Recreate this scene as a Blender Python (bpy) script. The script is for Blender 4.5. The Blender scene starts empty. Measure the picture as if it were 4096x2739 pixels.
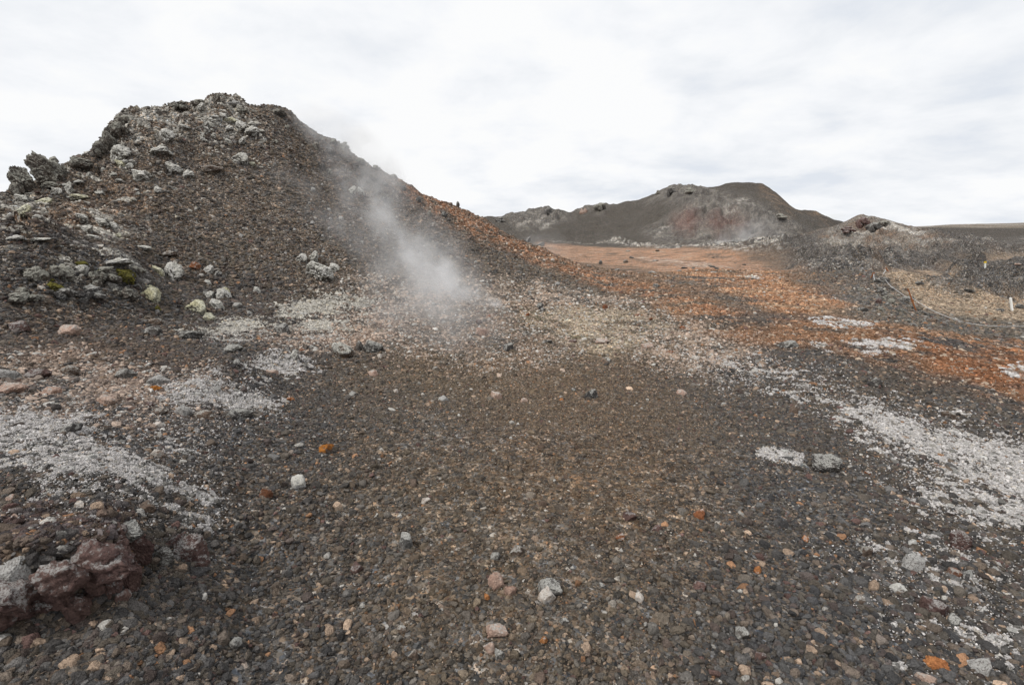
import bpy, bmesh, math, random
import numpy as np
from mathutils import Vector, Matrix

R = math.radians
QUALITY = 1.0          # mesh density factor
scene = bpy.context.scene
COL = scene.collection
rng = np.random.default_rng(7)
random.seed(7)

# ------------------------------------------------------------------ camera
CAMZ = 1.65
PITCH = R(12.55)
F = 512.0
cam_d = bpy.data.cameras.new("camera")
cam = bpy.data.objects.new("camera", cam_d)
COL.objects.link(cam)
cam.location = (0, 0, CAMZ)
cam.rotation_euler = (R(90) - PITCH, 0, 0)
cam_d.sensor_width = 36.0
cam_d.lens = 18.0
cam_d.clip_start = 0.05
cam_d.clip_end = 20000
scene.camera = cam

# ------------------------------------------------------------------ sky
SUN_EL, SUN_AZ = R(52), R(-125)      # azimuth from +Y towards +X : behind and to the left
w = bpy.data.worlds.new("World"); scene.world = w; w.use_nodes = True
nt = w.node_tree; nt.nodes.clear()
N = nt.nodes.new; L = nt.links.new
out = N("ShaderNodeOutputWorld"); bg = N("ShaderNodeBackground")
sky = N("ShaderNodeTexSky"); sky.sky_type = 'NISHITA'; sky.sun_disc = False
sky.sun_elevation = SUN_EL; sky.sun_rotation = SUN_AZ
SKY_S = 0.10
tc = N("ShaderNodeTexCoord"); sep = N("ShaderNodeSeparateXYZ"); L(tc.outputs['Generated'], sep.inputs[0])
def wmath(op, a, b=None, c=None, clamp=False):
    m = N("ShaderNodeMath"); m.operation = op; m.use_clamp = clamp
    for i, v in enumerate((a, b, c)):
        if v is None: continue
        if isinstance(v, (int, float)): m.inputs[i].default_value = v
        else: L(v, m.inputs[i])
    return m.outputs[0]
zz = wmath('MAXIMUM', sep.outputs[2], 0.0)
den = wmath('ADD', zz, 0.24)
px = wmath('DIVIDE', sep.outputs[0], den); py = wmath('DIVIDE', sep.outputs[1], den)
comb = N("ShaderNodeCombineXYZ"); L(px, comb.inputs[0]); L(py, comb.inputs[1])
def wnoise(scale, detail, rough, off, dist=0.0, lac=2.0):
    mp = N("ShaderNodeMapping"); mp.inputs['Location'].default_value = off
    L(comb.outputs[0], mp.inputs[0])
    n = N("ShaderNodeTexNoise"); L(mp.outputs[0], n.inputs['Vector'])
    n.inputs['Scale'].default_value = scale; n.inputs['Detail'].default_value = detail
    n.inputs['Roughness'].default_value = rough; n.inputs['Distortion'].default_value = dist
    return n.outputs[0]
def wramp(fac, stops):
    r = N("ShaderNodeValToRGB"); L(fac, r.inputs[0])
    e = r.color_ramp.elements
    while len(e) < len(stops): e.new(0.5)
    for k, (p, c) in enumerate(stops):
        e[k].position = p; e[k].color = (*c, 1)
    return r.outputs[0]
n1 = wnoise(2.1, 8, 0.56, (5.1, 2.7, 0), 0.15)
n2 = wnoise(0.32, 3, 0.5, (7.3, 2.2, 0.4))
# cloud brightness: pale grey undersides to white
mix = wmath('ADD', wmath('MULTIPLY', n1, 0.62), wmath('MULTIPLY', n2, 0.38))
cloud = wramp(mix, [(0.36, (0.62, 0.655, 0.71)), (0.44, (0.71, 0.73, 0.76)), (0.50, (0.765, 0.778, 0.80)), (0.55, (0.80, 0.805, 0.81))])
n3 = wnoise(0.7, 5, 0.5, (11.0, 5.0, 2.0), 0.2)
gap = wramp(n3, [(0.27, (1, 1, 1)), (0.36, (0, 0, 0))])
skym = N("ShaderNodeVectorMath"); skym.operation = 'SCALE'; L(sky.outputs[0], skym.inputs[0]); skym.inputs[3].default_value = SKY_S
mx = N("ShaderNodeMix"); mx.data_type = 'RGBA'
gapf = wmath('MULTIPLY', gap, 0.5)
L(gapf, mx.inputs[0]); L(cloud, mx.inputs[6]); L(skym.outputs[0], mx.inputs[7])
L(mx.outputs[2], bg.inputs[0]); bg.inputs[1].default_value = 1.0
L(bg.outputs[0], out.inputs[0])

sun_d = bpy.data.lights.new("sun", 'SUN'); sun = bpy.data.objects.new("sun", sun_d); COL.objects.link(sun)
sun_d.energy = 2.2; sun_d.angle = R(10); sun_d.color = (1.0, 0.97, 0.92)
sdir = Vector((math.sin(SUN_AZ) * math.cos(SUN_EL), math.cos(SUN_AZ) * math.cos(SUN_EL), math.sin(SUN_EL)))
sun.rotation_euler = sdir.to_track_quat('Z', 'Y').to_euler()
sun.location = (0, 0, 60)

scene.view_settings.view_transform = 'Standard'; scene.view_settings.look = 'None'
scene.view_settings.exposure = 0.28; scene.view_settings.gamma = 1.0
cy = scene.cycles
cy.use_denoising = True; cy.denoiser = 'OPENIMAGEDENOISE'; cy.denoising_input_passes = 'RGB_ALBEDO_NORMAL'; cy.denoising_prefilter = 'ACCURATE'
cy.use_adaptive_sampling = True; cy.adaptive_threshold = 0.02
cy.max_bounces = 7; cy.diffuse_bounces = 2; cy.glossy_bounces = 2; cy.volume_bounces = 4
cy.transparent_max_bounces = 8; cy.volume_step_rate = 1.0; cy.volume_max_steps = 128

# ------------------------------------------------------------------ numpy noise
def _h(ix, iy, seed):
    h = (ix.astype(np.int64) * 374761393 + iy.astype(np.int64) * 668265263 + seed * 974711).astype(np.uint32)
    h = (h ^ (h >> np.uint32(13))) * np.uint32(1274126177)
    h = h ^ (h >> np.uint32(16))
    return h
def rnd(ix, iy, seed):
    return _h(ix, iy, seed).astype(np.float32) * np.float32(1 / 4294967295.0)
def perlin(x, y, seed=0):
    ix = np.floor(x); iy = np.floor(y)
    fx = (x - ix).astype(np.float32); fy = (y - iy).astype(np.float32)
    ix = ix.astype(np.int64); iy = iy.astype(np.int64)
    u = fx * fx * fx * (fx * (fx * 6 - 15) + 10); v = fy * fy * fy * (fy * (fy * 6 - 15) + 10)
    def g(dx, dy):
        a = rnd(ix + dx, iy + dy, seed) * np.float32(2 * math.pi)
        return np.cos(a) * (fx - dx) + np.sin(a) * (fy - dy)
    a = g(0, 0); b = g(1, 0); c = g(0, 1); d = g(1, 1)
    return ((a + u * (b - a)) * (1 - v) + (c + u * (d - c)) * v) * 1.5
def fbm(x, y, octv=4, seed=0, gain=0.5, lac=2.03):
    s = 0; a = 1.0; t = 0
    for o in range(octv):
        s = s + a * perlin(x + o * 17.3, y - o * 9.1, seed + o * 31); t += a
        x = x * lac; y = y * lac; a *= gain
    return s / t
def billow(x, y, octv=4, seed=0, gain=0.5):
    s = 0; a = 1.0; t = 0
    for o in range(octv):
        s = s + a * np.abs(perlin(x + o * 7.7, y + o * 3.3, seed + o * 31)); t += a
        x = x * 2.07; y = y * 2.07; a *= gain
    return s / t
def worley(x, y, seed=0):
    ix = np.floor(x).astype(np.int64); iy = np.floor(y).astype(np.int64)
    fx = (x - ix).astype(np.float32); fy = (y - iy).astype(np.float32)
    f1 = np.full(x.shape, 9.0, np.float32); cid = np.zeros(x.shape, np.float32)
    for dx in (-1, 0, 1):
        for dy in (-1, 0, 1):
            a = rnd(ix + dx, iy + dy, seed); b = rnd(ix + dx, iy + dy, seed + 77)
            d = (dx + a - fx) ** 2 + (dy + b - fy) ** 2
            m = d < f1
            f1 = np.where(m, d, f1); cid = np.where(m, rnd(ix + dx, iy + dy, seed + 5), cid)
    return np.sqrt(f1), cid
def sstep(a, b, x):
    t = np.clip((x - a) / (b - a), 0, 1); return t * t * (3 - 2 * t)

# ------------------------------------------------------------------ pixel rays (frame of 1024 x 684) -> points of the place
CP, SP = math.cos(PITCH), math.sin(PITCH)
def raydir(x, y):
    dx = np.asarray(x, float) - 512.0; v = 342.0 - np.asarray(y, float)
    return dx, F * CP + v * SP, -F * SP + v * CP
def P(x, y, r):            # az (deg), r, z of the point seen at pixel x,y at ground distance r
    dx, dy, dz = raydir(x, y); h = math.hypot(dx, dy)
    return (math.degrees(math.atan2(dx, dy)), r, CAMZ + r * dz / h)
def C(pts): return [P(*p) for p in pts]
def Hc(pts): return list(pts)   # az, r, z given directly

curves = [
 Hc([(-60, .3, 0.0), (60, .3, 0.0)]),
 Hc([(-60, 1.2, .25), (-50, 1.2, .22), (-38, 1.2, .1), (-25, 1.2, 0), (30, 1.2, 0), (60, 1.2, -.03)]),
 Hc([(-60, 2.4, .42), (-42, 2.4, .40), (-36, 2.4, .27), (-30, 2.4, .1), (-20, 2.4, .02), (0, 2.4, 0), (30, 2.4, 0), (60, 2.4, -.05)]),
 Hc([(-60, 4.3, .66), (-50, 4.3, .62), (-40, 4.3, .5), (-30, 4.3, .3), (-20, 4.3, .12), (0, 4.3, .03), (20, 4.3, .03), (35, 4.3, 0), (60, 4.3, -.1)]),
 Hc([(-60, 6.3, .62), (-40, 6.3, .45), (-30, 6.3, .25), (-20, 6.3, .1), (0, 6.3, .03), (20, 6.3, 0), (35, 6.3, -.03), (50, 6.3, -.12), (60, 6.3, -.15)]),
 # foot of the mound / ground
 C([(0, 338, 7.5), (100, 325, 8.5), (200, 322, 9.5), (300, 318, 10), (400, 308, 11), (500, 300, 12), (600, 303, 12), (700, 310, 11.5), (800, 330, 10), (900, 350, 9.2), (1024, 385, 8.5)]),
 C([(0, 245, 10.5), (65, 249, 10.8), (130, 262, 11), (170, 285, 11.3), (260, 278, 12), (350, 270, 13), (430, 265, 14), (500, 268, 15), (560, 275, 15.5), (620, 285, 16), (700, 290, 16), (800, 300, 15), (900, 318, 14.5), (1024, 345, 14)]),
 C([(0, 222, 13.5), (100, 205, 14.5), (200, 190, 15.5), (280, 190, 16), (350, 205, 17), (430, 225, 18), (490, 240, 19), (541, 255, 19), (600, 270, 19.5), (700, 280, 21), (800, 285, 22), (900, 300, 21), (1024, 325, 20)]),
 # crest of the mound, then open ground
 C([(0, 199, 16.5), (22, 193, 16.8), (40, 186, 17), (70, 172, 17.4), (90, 162, 18), (100, 146, 18.3), (110, 131, 18.7), (122, 119, 19), (145, 114, 19.5), (170, 110, 20), (190, 105, 20.2), (214, 101, 20.3), (240, 105, 20.4), (255, 110, 20.5), (285, 111, 20.6), (300, 122, 20.8), (323, 139, 21), (340, 145, 21), (362, 163, 21.2), (393, 178, 21.3), (420, 193, 21.4), (454, 206, 21.5), (485, 219, 21.5), (502, 232, 21.6), (541, 248, 21.8), (563, 259, 22), (590, 268, 23), (611, 273, 24), (650, 276, 26), (700, 270, 28), (800, 272, 30), (900, 280, 32), (1024, 305, 33)]),
 Hc([(-60, 26, -1.5), (-30, 30, .5), (-10, 30, -.6), (3, 30, -.9), (8, 34, -1.0), (20, 40, -1.1), (30, 43, -1.6), (45, 46, -2.3), (60, 46, -2.4)]),
 Hc([(-60, 60, -2), (-10, 60, -1.5), (5, 60, -1.6), (20, 62, -1.8), (30, 62, -2.0), (45, 62, -2.5), (60, 62, -2.5)]),
 Hc([(-60, 92, -2), (-10, 92, -1.9), (20, 92, -1.9), (30, 92, -2.1), (45, 92, -2.6), (60, 92, -2.6)]),
 Hc([(-60, 112, -2), (-10, 112, -1.7), (20, 112, -1.7), (30, 112, -1.8), (45, 118, -2.4), (60, 118, -2.4)]),
 C([(0, 240, 130), (460, 232, 130), (485, 226, 130), (546, 229, 130), (600, 231, 130), (642, 224, 130), (672, 210, 130), (690, 206, 130), (720, 206, 132), (742, 214, 130), (772, 220, 133), (799, 228, 136), (834, 236, 145), (860, 239, 150), (900, 237, 150), (1024, 237, 150)]),
 C([(0, 225, 155), (460, 220, 155), (485, 218, 155), (502, 218, 152), (515, 214, 150), (546, 209, 150), (572, 214, 152), (581, 210, 152), (600, 204, 152), (611, 207, 153), (642, 200, 155), (672, 190, 158), (690, 188, 162), (716, 188, 175), (742, 184, 185), (760, 185, 185), (773, 192, 180), (799, 212, 175), (817, 212, 178), (834, 220, 190), (856, 225, 240), (900, 227, 330), (960, 227.5, 380), (1024, 228, 380)]),
 Hc([(-60, 300, 0), (20, 300, 0), (30, 400, 0), (40, 520, -1), (60, 520, -1)]),
 Hc([(-60, 900, 0), (25, 900, 2), (33, 900, 4.5), (37, 900, 3), (40, 1000, 7), (45, 1000, 9), (60, 1000, 9)]),
 Hc([(-60, 2500, -5), (60, 2500, -5)]),
 Hc([(-60, 6000, -30), (60, 6000, -30)]),
]
AZG = np.linspace(-180, 180, 3601)              # 0.1 degree
UG = np.linspace(math.log(0.3), math.log(6000), 2400)
def build_loft():
    K = len(curves)
    Rk = np.zeros((K, AZG.size)); Zk = np.zeros((K, AZG.size))
    ker = np.exp(-0.5 * (np.arange(-12, 13) / 4.0) ** 2); ker /= ker.sum()
    for k, c in enumerate(curves):
        c = sorted(c); a = [p[0] for p in c]
        rr = np.interp(AZG, a, [p[1] for p in c]); z = np.interp(AZG, a, [p[2] for p in c])
        rr = np.convolve(np.pad(rr, 12, 'edge'), ker, 'valid'); z = np.convolve(np.pad(z, 12, 'edge'), ker, 'valid')
        back = sstep(75, 130, np.abs(AZG))
        rm, zm = 0.5 * (rr[0] + rr[-1]), 0.5 * (z[0] + z[-1])
        Rk[k] = np.log(rr * (1 - back) + rm * back); Zk[k] = z * (1 - back) + zm * back
    # monotone cubic along u
    hk = np.diff(Rk, axis=0); dk = np.diff(Zk, axis=0) / hk
    m = np.zeros_like(Zk)
    m[0] = dk[0]; m[-1] = dk[-1]
    for k in range(1, K - 1):
        w1 = 2 * hk[k] + hk[k - 1]; w2 = hk[k] + 2 * hk[k - 1]
        same = dk[k - 1] * dk[k] > 0
        with np.errstate(all='ignore'):
            hm = (w1 + w2) / (w1 / dk[k - 1] + w2 / dk[k])
        m[k] = np.where(same, hm, 0)
    G = np.zeros((UG.size, AZG.size), np.float32)
    for j in range(AZG.size):
        idx = np.clip(np.searchsorted(Rk[:, j], UG) - 1, 0, K - 2)
        h = hk[idx, j]; t = np.clip((UG - Rk[idx, j]) / h, 0, 1)
        z0 = Zk[idx, j]; z1 = Zk[idx + 1, j]; m0 = m[idx, j] * h; m1 = m[idx + 1, j] * h
        t2 = t * t; t3 = t2 * t
        G[:, j] = (2 * t3 - 3 * t2 + 1) * z0 + (t3 - 2 * t2 + t) * m0 + (-2 * t3 + 3 * t2) * z1 + (t3 - t2) * m1
    return G
LOFT = build_loft()
def base_polar(azd, u):
    fa = (azd + 180) * 10; fu = (u - UG[0]) / (UG[1] - UG[0])
    fa = np.clip(fa, 0, AZG.size - 1.001); fu = np.clip(fu, 0, UG.size - 1.001)
    ia = fa.astype(int); iu = fu.astype(int); ta = fa - ia; tu = fu - iu
    return ((LOFT[iu, ia] * (1 - ta) + LOFT[iu, ia + 1] * ta) * (1 - tu)
            + (LOFT[iu + 1, ia] * (1 - ta) + LOFT[iu + 1, ia + 1] * ta) * tu)
def polar(X, Y):
    return np.degrees(np.arctan2(X, Y)), 0.5 * np.log(X * X + Y * Y + 1e-9)

# bumps added to the loft: centre pixel, distance, radii (across, along), height
def xy_of(az, r): return r * math.sin(R(az)), r * math.cos(R(az))
BUMPS = []
def bump(px_, r, ra, rr, h, y=250, sharp=1.0):
    az, _, _ = P(px_, y, r); BUMPS.append((*xy_of(az, r), R(az), ra, rr, h, sharp))
bump(868, 76, 14.5, 9, 4.5, 250, 0)        # crater cone right of the main hill
bump(860, 75, 2.0, 2.0, .6, 250, 1)
bump(690, 134, 13, 9, 1.0)                # front hummocks of the far hill
bump(745, 142, 11, 9, 1.8)
bump(708, 124, 9, 5, 1.2)
bump(640, 118, 10, 4, .8)
bump(780, 140, 9, 8, 2.0)
bump(224, 5.0, .40, .24, .24, 400)
bump(205, 4.55, .3, .2, .10, 400)
bump(240, 4.7, .3, .2, .08, 400)
bump(283, 6.1, .3, .22, .14, 363)         # mossy hump
bump(60, 2.9, .9, .35, .12, 500)
bump(925, 26.5, 3.0, 1.3, .7, 300)        # rocky rise beside the stake
bump(880, 31, 2.8, 1.5, .6, 290)
bump(985, 39, 8, 4.2, .95, 275)            # lava mass on the right
bump(930, 55, 9, 5, 1.0, 275)
bump(1010, 85, 22, 12, .5, 250)
bump(905, 70, 10, 6, .8, 250)
bump(790, 64, 9, 4, .9, 250)
bump(700, 96, 8, 4, .8, 250)
bump(60, 10.5, 2.2, .9, .25, 260)
bump(230, 11.3, .9, .7, -.15, 285)
def bumps_at(X, Y):
    s = 0
    for (cx, cy_, a, ra, rr, h, sh) in BUMPS:
        dx, dy = X - cx, Y - cy_
        t = dx * math.cos(a) - dy * math.sin(a); q = dx * math.sin(a) + dy * math.cos(a)
        d2 = (t / ra) ** 2 + (q / rr) ** 2
        if sh == 0: s = s + h * np.clip(1.12 * np.exp(-1.1 * np.sqrt(d2 + .02)) - .03 * np.sqrt(d2), 0, 1)
        else: s = s + h * np.exp(-d2)
    return s
def base(X, Y):
    a, u = polar(X, Y); return base_polar(a, u) + bumps_at(X, Y)

RS = np.exp(np.linspace(math.log(0.9), math.log(900), 2600))
def cast(x, y, fn=None):
    """ground point seen at pixel x,y; a ray over the skyline takes the point of the skyline"""
    fn = fn or base
    dx, dy, dz = raydir(x, y); h = math.hypot(dx, dy)
    X = RS * dx / h; Y = RS * dy / h
    g = fn(X, Y); ray = CAMZ + RS * dz / h
    hit = np.nonzero(g >= ray)[0]
    k = hit[0] if hit.size else int(np.argmax((g[:2200] - ray[:2200]) / RS[:2200]))
    return X[k], Y[k], g[k], RS[k]

# ------------------------------------------------------------------ areas of the ground (outlines become world positions)
DS = 1 / 2.2901
def D(*pts): return [(a * DS, b * DS) for a, b in pts]
AREAS = {}
def area(name, *polys, soft=0.02, jit=1.0):
    out_ = []
    for pl in polys:
        q = []
        for x, y in pl:
            X, Y, _, _ = cast(x, y); a, u = polar(X, Y); q.append((math.radians(a), u * 0.5))
        q = np.array(q); out_.append((q, q.min(0) - soft * 2, q.max(0) + soft * 2))
    AREAS[name] = (out_, soft, jit)
def in_area(name, A, U2):
    polys, soft, _ = AREAS[name]
    res = np.zeros(A.shape, np.float32)
    for q, lo, hi in polys:
        sel = np.nonzero((A > lo[0]) & (A < hi[0]) & (U2 > lo[1]) & (U2 < hi[1]))[0]
        if sel.size == 0: continue
        x = A[sel]; y = U2[sel]
        d2 = np.full(x.shape, 1e9); ins = np.zeros(x.shape, bool)
        n = len(q)
        for i in range(n):
            x0, y0 = q[i]; x1, y1 = q[(i + 1) % n]
            ex, ey = x1 - x0, y1 - y0
            t = np.clip(((x - x0) * ex + (y - y0) * ey) / (ex * ex + ey * ey + 1e-12), 0, 1)
            d2 = np.minimum(d2, (x - x0 - t * ex) ** 2 + (y - y0 - t * ey) ** 2)
            c = ((y0 > y) != (y1 > y)) & (x < ex * (y - y0) / (ey if abs(ey) > 1e-12 else 1e-12) + x0)
            ins ^= c
        d = np.sqrt(d2); sd = np.where(ins, d, -d)
        res[sel] = np.maximum(res[sel], sstep(-soft, soft, sd))
    return res

area('orange_plain', D((1240, 557), (1500, 570), (1700, 590), (1760, 610), (1700, 625), (1500, 612), (1330, 600), (1250, 575)),
     D((1450, 600), (1720, 610), (1800, 650), (1960, 700), (1940, 722), (1800, 715), (1700, 690), (1600, 650)), soft=.02)
area('orange_flank', D((880, 400), (960, 440), (1110, 505), (1240, 570), (1330, 610), (1480, 650), (1700, 715), (1660, 735), (1450, 680), (1290, 625), (1150, 570), (1000, 500), (930, 450)), soft=.035)
area('rust_wide', D((1260, 580), (1500, 560), (1750, 600), (1960, 700), (2060, 742), (1800, 740), (1600, 700), (1420, 640)), soft=.05)
area('orange_right', D((1500, 700), (1700, 730), (1760, 760), (1720, 790), (1600, 760)),
     D((1780, 735), (1850, 730), (2050, 742), (2200, 765), (2345, 780), (2500, 800), (2500, 1000), (2345, 935), (2200, 890), (2000, 850), (1880, 800), (1700, 790)), soft=.03)
area('deep_orange', D((2080, 775), (2345, 790), (2500, 800), (2500, 960), (2345, 900), (2150, 850)), soft=.04)
area('brown_left', D((0, 510), (80, 490), (260, 440), (330, 470), (250, 540), (120, 560), (0, 560)), D((0, 740), (200, 730), (420, 770), (500, 830), (300, 850), (0, 840)), soft=.04)
area('brown_path', D((1250, 830), (1500, 800), (1560, 900), (1600, 1100), (1400, 1250), (1150, 1150), (1050, 950)), soft=.12)
area('tan_flat', D((1210, 712), (1320, 700), (1440, 712), (1520, 740), (1530, 765), (1440, 800), (1380, 812), (1290, 775), (1210, 740)), soft=.035)
area('pale_field', D((780, 640), (950, 650), (1200, 670), (1420, 690), (1650, 740), (1750, 790), (1800, 860), (1600, 870), (1400, 800), (1250, 850), (1100, 860), (900, 820), (760, 770), (700, 700)), soft=.06)
area('pale_mid', D((800, 640), (1000, 640), (1200, 640), (1500, 690), (1300, 700), (1000, 700), (850, 680)), D((1420, 760), (1600, 750), (1700, 800), (1640, 860), (1480, 850)), soft=.04)
area('pale_left', D((0, 820), (150, 800), (340, 830), (500, 860), (470, 960), (350, 980), (200, 960), (0, 980)), D((560, 760), (760, 740), (900, 700), (900, 790), (760, 800), (640, 800)), soft=.05)
area('moss', D((625, 722), (680, 688), (760, 682), (835, 688), (820, 705), (740, 722), (660, 730)),
     D((475, 762), (510, 738), (590, 728), (600, 745), (560, 768), (500, 772)),
     D((640, 745), (700, 730), (790, 735), (790, 755), (720, 765)),
     D((0, 950), (90, 945), (200, 960), (260, 1000), (390, 1100), (385, 1150), (300, 1190), (230, 1180), (250, 1110), (120, 1150), (80, 1080), (0, 1060)),
     D((390, 900), (440, 880), (520, 885), (600, 915), (620, 935), (560, 935), (480, 915), (430, 945), (400, 940)),
     D((590, 835), (610, 815), (670, 810), (690, 825), (660, 850), (610, 850)),
     D((1940, 925), (2000, 930), (2090, 965), (2190, 985), (2345, 1015), (2450, 1040), (2450, 1330), (2345, 1200), (2240, 1180), (2120, 1150), (2130, 1080), (2050, 1030), (1980, 1000), (1930, 965)),
     D((430, 1110), (460, 1108), (480, 1130), (450, 1150), (430, 1135)),
     soft=.06)
area('moss_solid', D((640, 720), (690, 690), (760, 684), (830, 690), (800, 702), (740, 716), (660, 728)), D((490, 760), (520, 740), (590, 730), (590, 745), (550, 765)),
     D((395, 905), (440, 882), (520, 888), (600, 915), (615, 930), (560, 928), (480, 908), (430, 925), (400, 930)), D((595, 832), (615, 815), (668, 812), (685, 825), (655, 845), (612, 845)),
     D((2200, 1085), (2260, 1070), (2345, 1080), (2450, 1110), (2450, 1160), (2300, 1120)), D((1745, 1042), (1780, 1037), (1825, 1047), (1815, 1060), (1755, 1053)), soft=.015)
area('moss_thin', D((0, 1230), (280, 1225), (300, 1280), (220, 1330), (0, 1330)), D((1900, 1250), (2345, 1200), (2450, 1400), (2300, 1568), (2100, 1500), (2000, 1350)),
     D((380, 930), (560, 940), (500, 1060), (420, 1080), (330, 1010)), D((1940, 900), (2200, 950), (2345, 1000), (2345, 1230), (2150, 1220), (2000, 1080)),
     D((1560, 810), (1900, 850), (1960, 930), (1860, 930), (1650, 880)), soft=.06)
area('moss_streaks', D((1845, 730), (1900, 728), (2000, 745), (1950, 755), (1880, 745)), D((1860, 790), (1960, 780), (2110, 782), (2120, 795), (2000, 812), (1900, 808)),
     D((1255, 549), (1300, 551), (1440, 550), (1600, 562), (1600, 565), (1400, 557), (1270, 554)),
     D((1600, 562), (1640, 552), (1730, 548), (1800, 556), (1790, 570), (1680, 572), (1610, 570)),
     D((1450, 585), (1620, 600), (1700, 615), (1600, 612), (1480, 598)), D((1690, 620), (1760, 630), (1740, 640), (1690, 632)),
     D((2290, 842), (2345, 840), (2400, 870), (2345, 872)), D((1490, 540), (1530, 515), (1540, 520), (1510, 540)), D((1660, 480), (1700, 468), (1715, 478), (1670, 492)), soft=.008)
area('path', D((2040, 632), (2100, 622), (2230, 600), (2345, 590), (2450, 590), (2450, 605), (2345, 605), (2240, 620), (2160, 645), (2200, 665), (2300, 660), (2450, 665), (2450, 780), (2345, 775), (2230, 745), (2130, 715), (2060, 665)), soft=.02)
area('island', D((2130, 655), (2180, 618), (2270, 603), (2500, 600), (2500, 700), (2340, 692), (2200, 682)), soft=.018)
area('path_dark', D((2100, 715), (2220, 725), (2345, 735), (2450, 740), (2450, 790), (2345, 778), (2200, 765), (1980, 735), (1900, 715), (1950, 700)), soft=.03)
area('lava', D((1400, 545), (1700, 568), (1800, 575), (1850, 620), (1990, 650), (2060, 690), (2130, 720), (2100, 650), (2000, 625), (2200, 595), (2345, 585), (2450, 560), (2450, 530), (2100, 525), (1950, 520), (1800, 545)),
     D((2150, 625), (2250, 600), (2345, 600), (2450, 605), (2450, 690), (2345, 680), (2180, 655)), soft=.02)
area('flank_rough', D((580, 260), (700, 300), (900, 410), (1100, 510), (1250, 580), (1100, 600), (900, 520), (750, 420), (620, 330)), soft=.05)
area('cone', D((1870, 562), (1900, 530), (1965, 495), (2060, 515), (2190, 562), (2100, 580), (1960, 580)), soft=.015)
area('far_crag', D((1150, 499), (1180, 490), (1240, 479), (1310, 492), (1300, 510), (1240, 528), (1195, 526)), D((1320, 486), (1350, 470), (1400, 474), (1380, 486)),
     D((1480, 460), (1540, 430), (1580, 425), (1650, 440), (1700, 460), (1800, 500), (1850, 530), (1700, 560), (1500, 560), (1480, 530), (1560, 480)),
     D((1880, 530), (1960, 495), (2060, 515), (2170, 560), (2100, 575), (1900, 570)), soft=.02)
area('far_red', D((1545, 500), (1580, 490), (1600, 510), (1580, 535), (1550, 525)), D((1610, 515), (1680, 505), (1700, 520), (1640, 540)), soft=.02)
area('far_tan', D((1740, 425), (1780, 445), (1830, 485), (1800, 490), (1750, 450)), D((1830, 486), (1880, 490), (1960, 515), (1900, 520)), D((2000, 540), (2070, 530), (2080, 560), (2000, 565)), soft=.02)
area('far_white', D((1660, 480), (1700, 468), (1715, 478), (1670, 492)), D((1950, 530), (1990, 510), (2080, 520), (2170, 558), (2120, 545), (2000, 528)), D((1180, 505), (1240, 510), (1265, 523), (1205, 521)), soft=.015)
area('scree', D((430, 430), (560, 330), (640, 400), (720, 520), (720, 640), (600, 640), (420, 580), (330, 520), (300, 470)), soft=.06)
area('crest', D((0, 420), (150, 360), (250, 260), (480, 190), (640, 250), (580, 310), (500, 350), (420, 440), (380, 500), (200, 500), (60, 560), (0, 560)), soft=.05)
area('lobe', D((0, 590), (150, 565), (270, 590), (340, 660), (420, 730), (300, 740), (0, 700)), soft=.04)
area('crest_moss', D((290, 300), (330, 262), (400, 270), (420, 300), (360, 330), (280, 345)), D((450, 265), (560, 250), (580, 290), (470, 300)), D((0, 470), (50, 470), (80, 500), (0, 520)), D((170, 520), (240, 500), (280, 520), (250, 545), (180, 540)),
     D((210, 590), (270, 580), (320, 620), (260, 615)), soft=.03)
area('maroon', D((60, 1230), (320, 1220), (340, 1290), (260, 1370), (100, 1420), (0, 1420), (0, 1300)), soft=.012)
area('cobble', D((2200, 1180), (2345, 1150), (2500, 1200), (2500, 1700), (1500, 1700), (1700, 1400)), D((0, 1350), (300, 1400), (500, 1568), (400, 1700), (0, 1700)), D((600, 620), (620, 700), (560, 740), (420, 730), (330, 640), (480, 600)), soft=.1)
area('fine', D((1000, 900), (1500, 850), (1650, 1000), (1500, 1300), (1300, 1500), (1000, 1700), (900, 1300), (900, 1000)), soft=.15)

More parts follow.
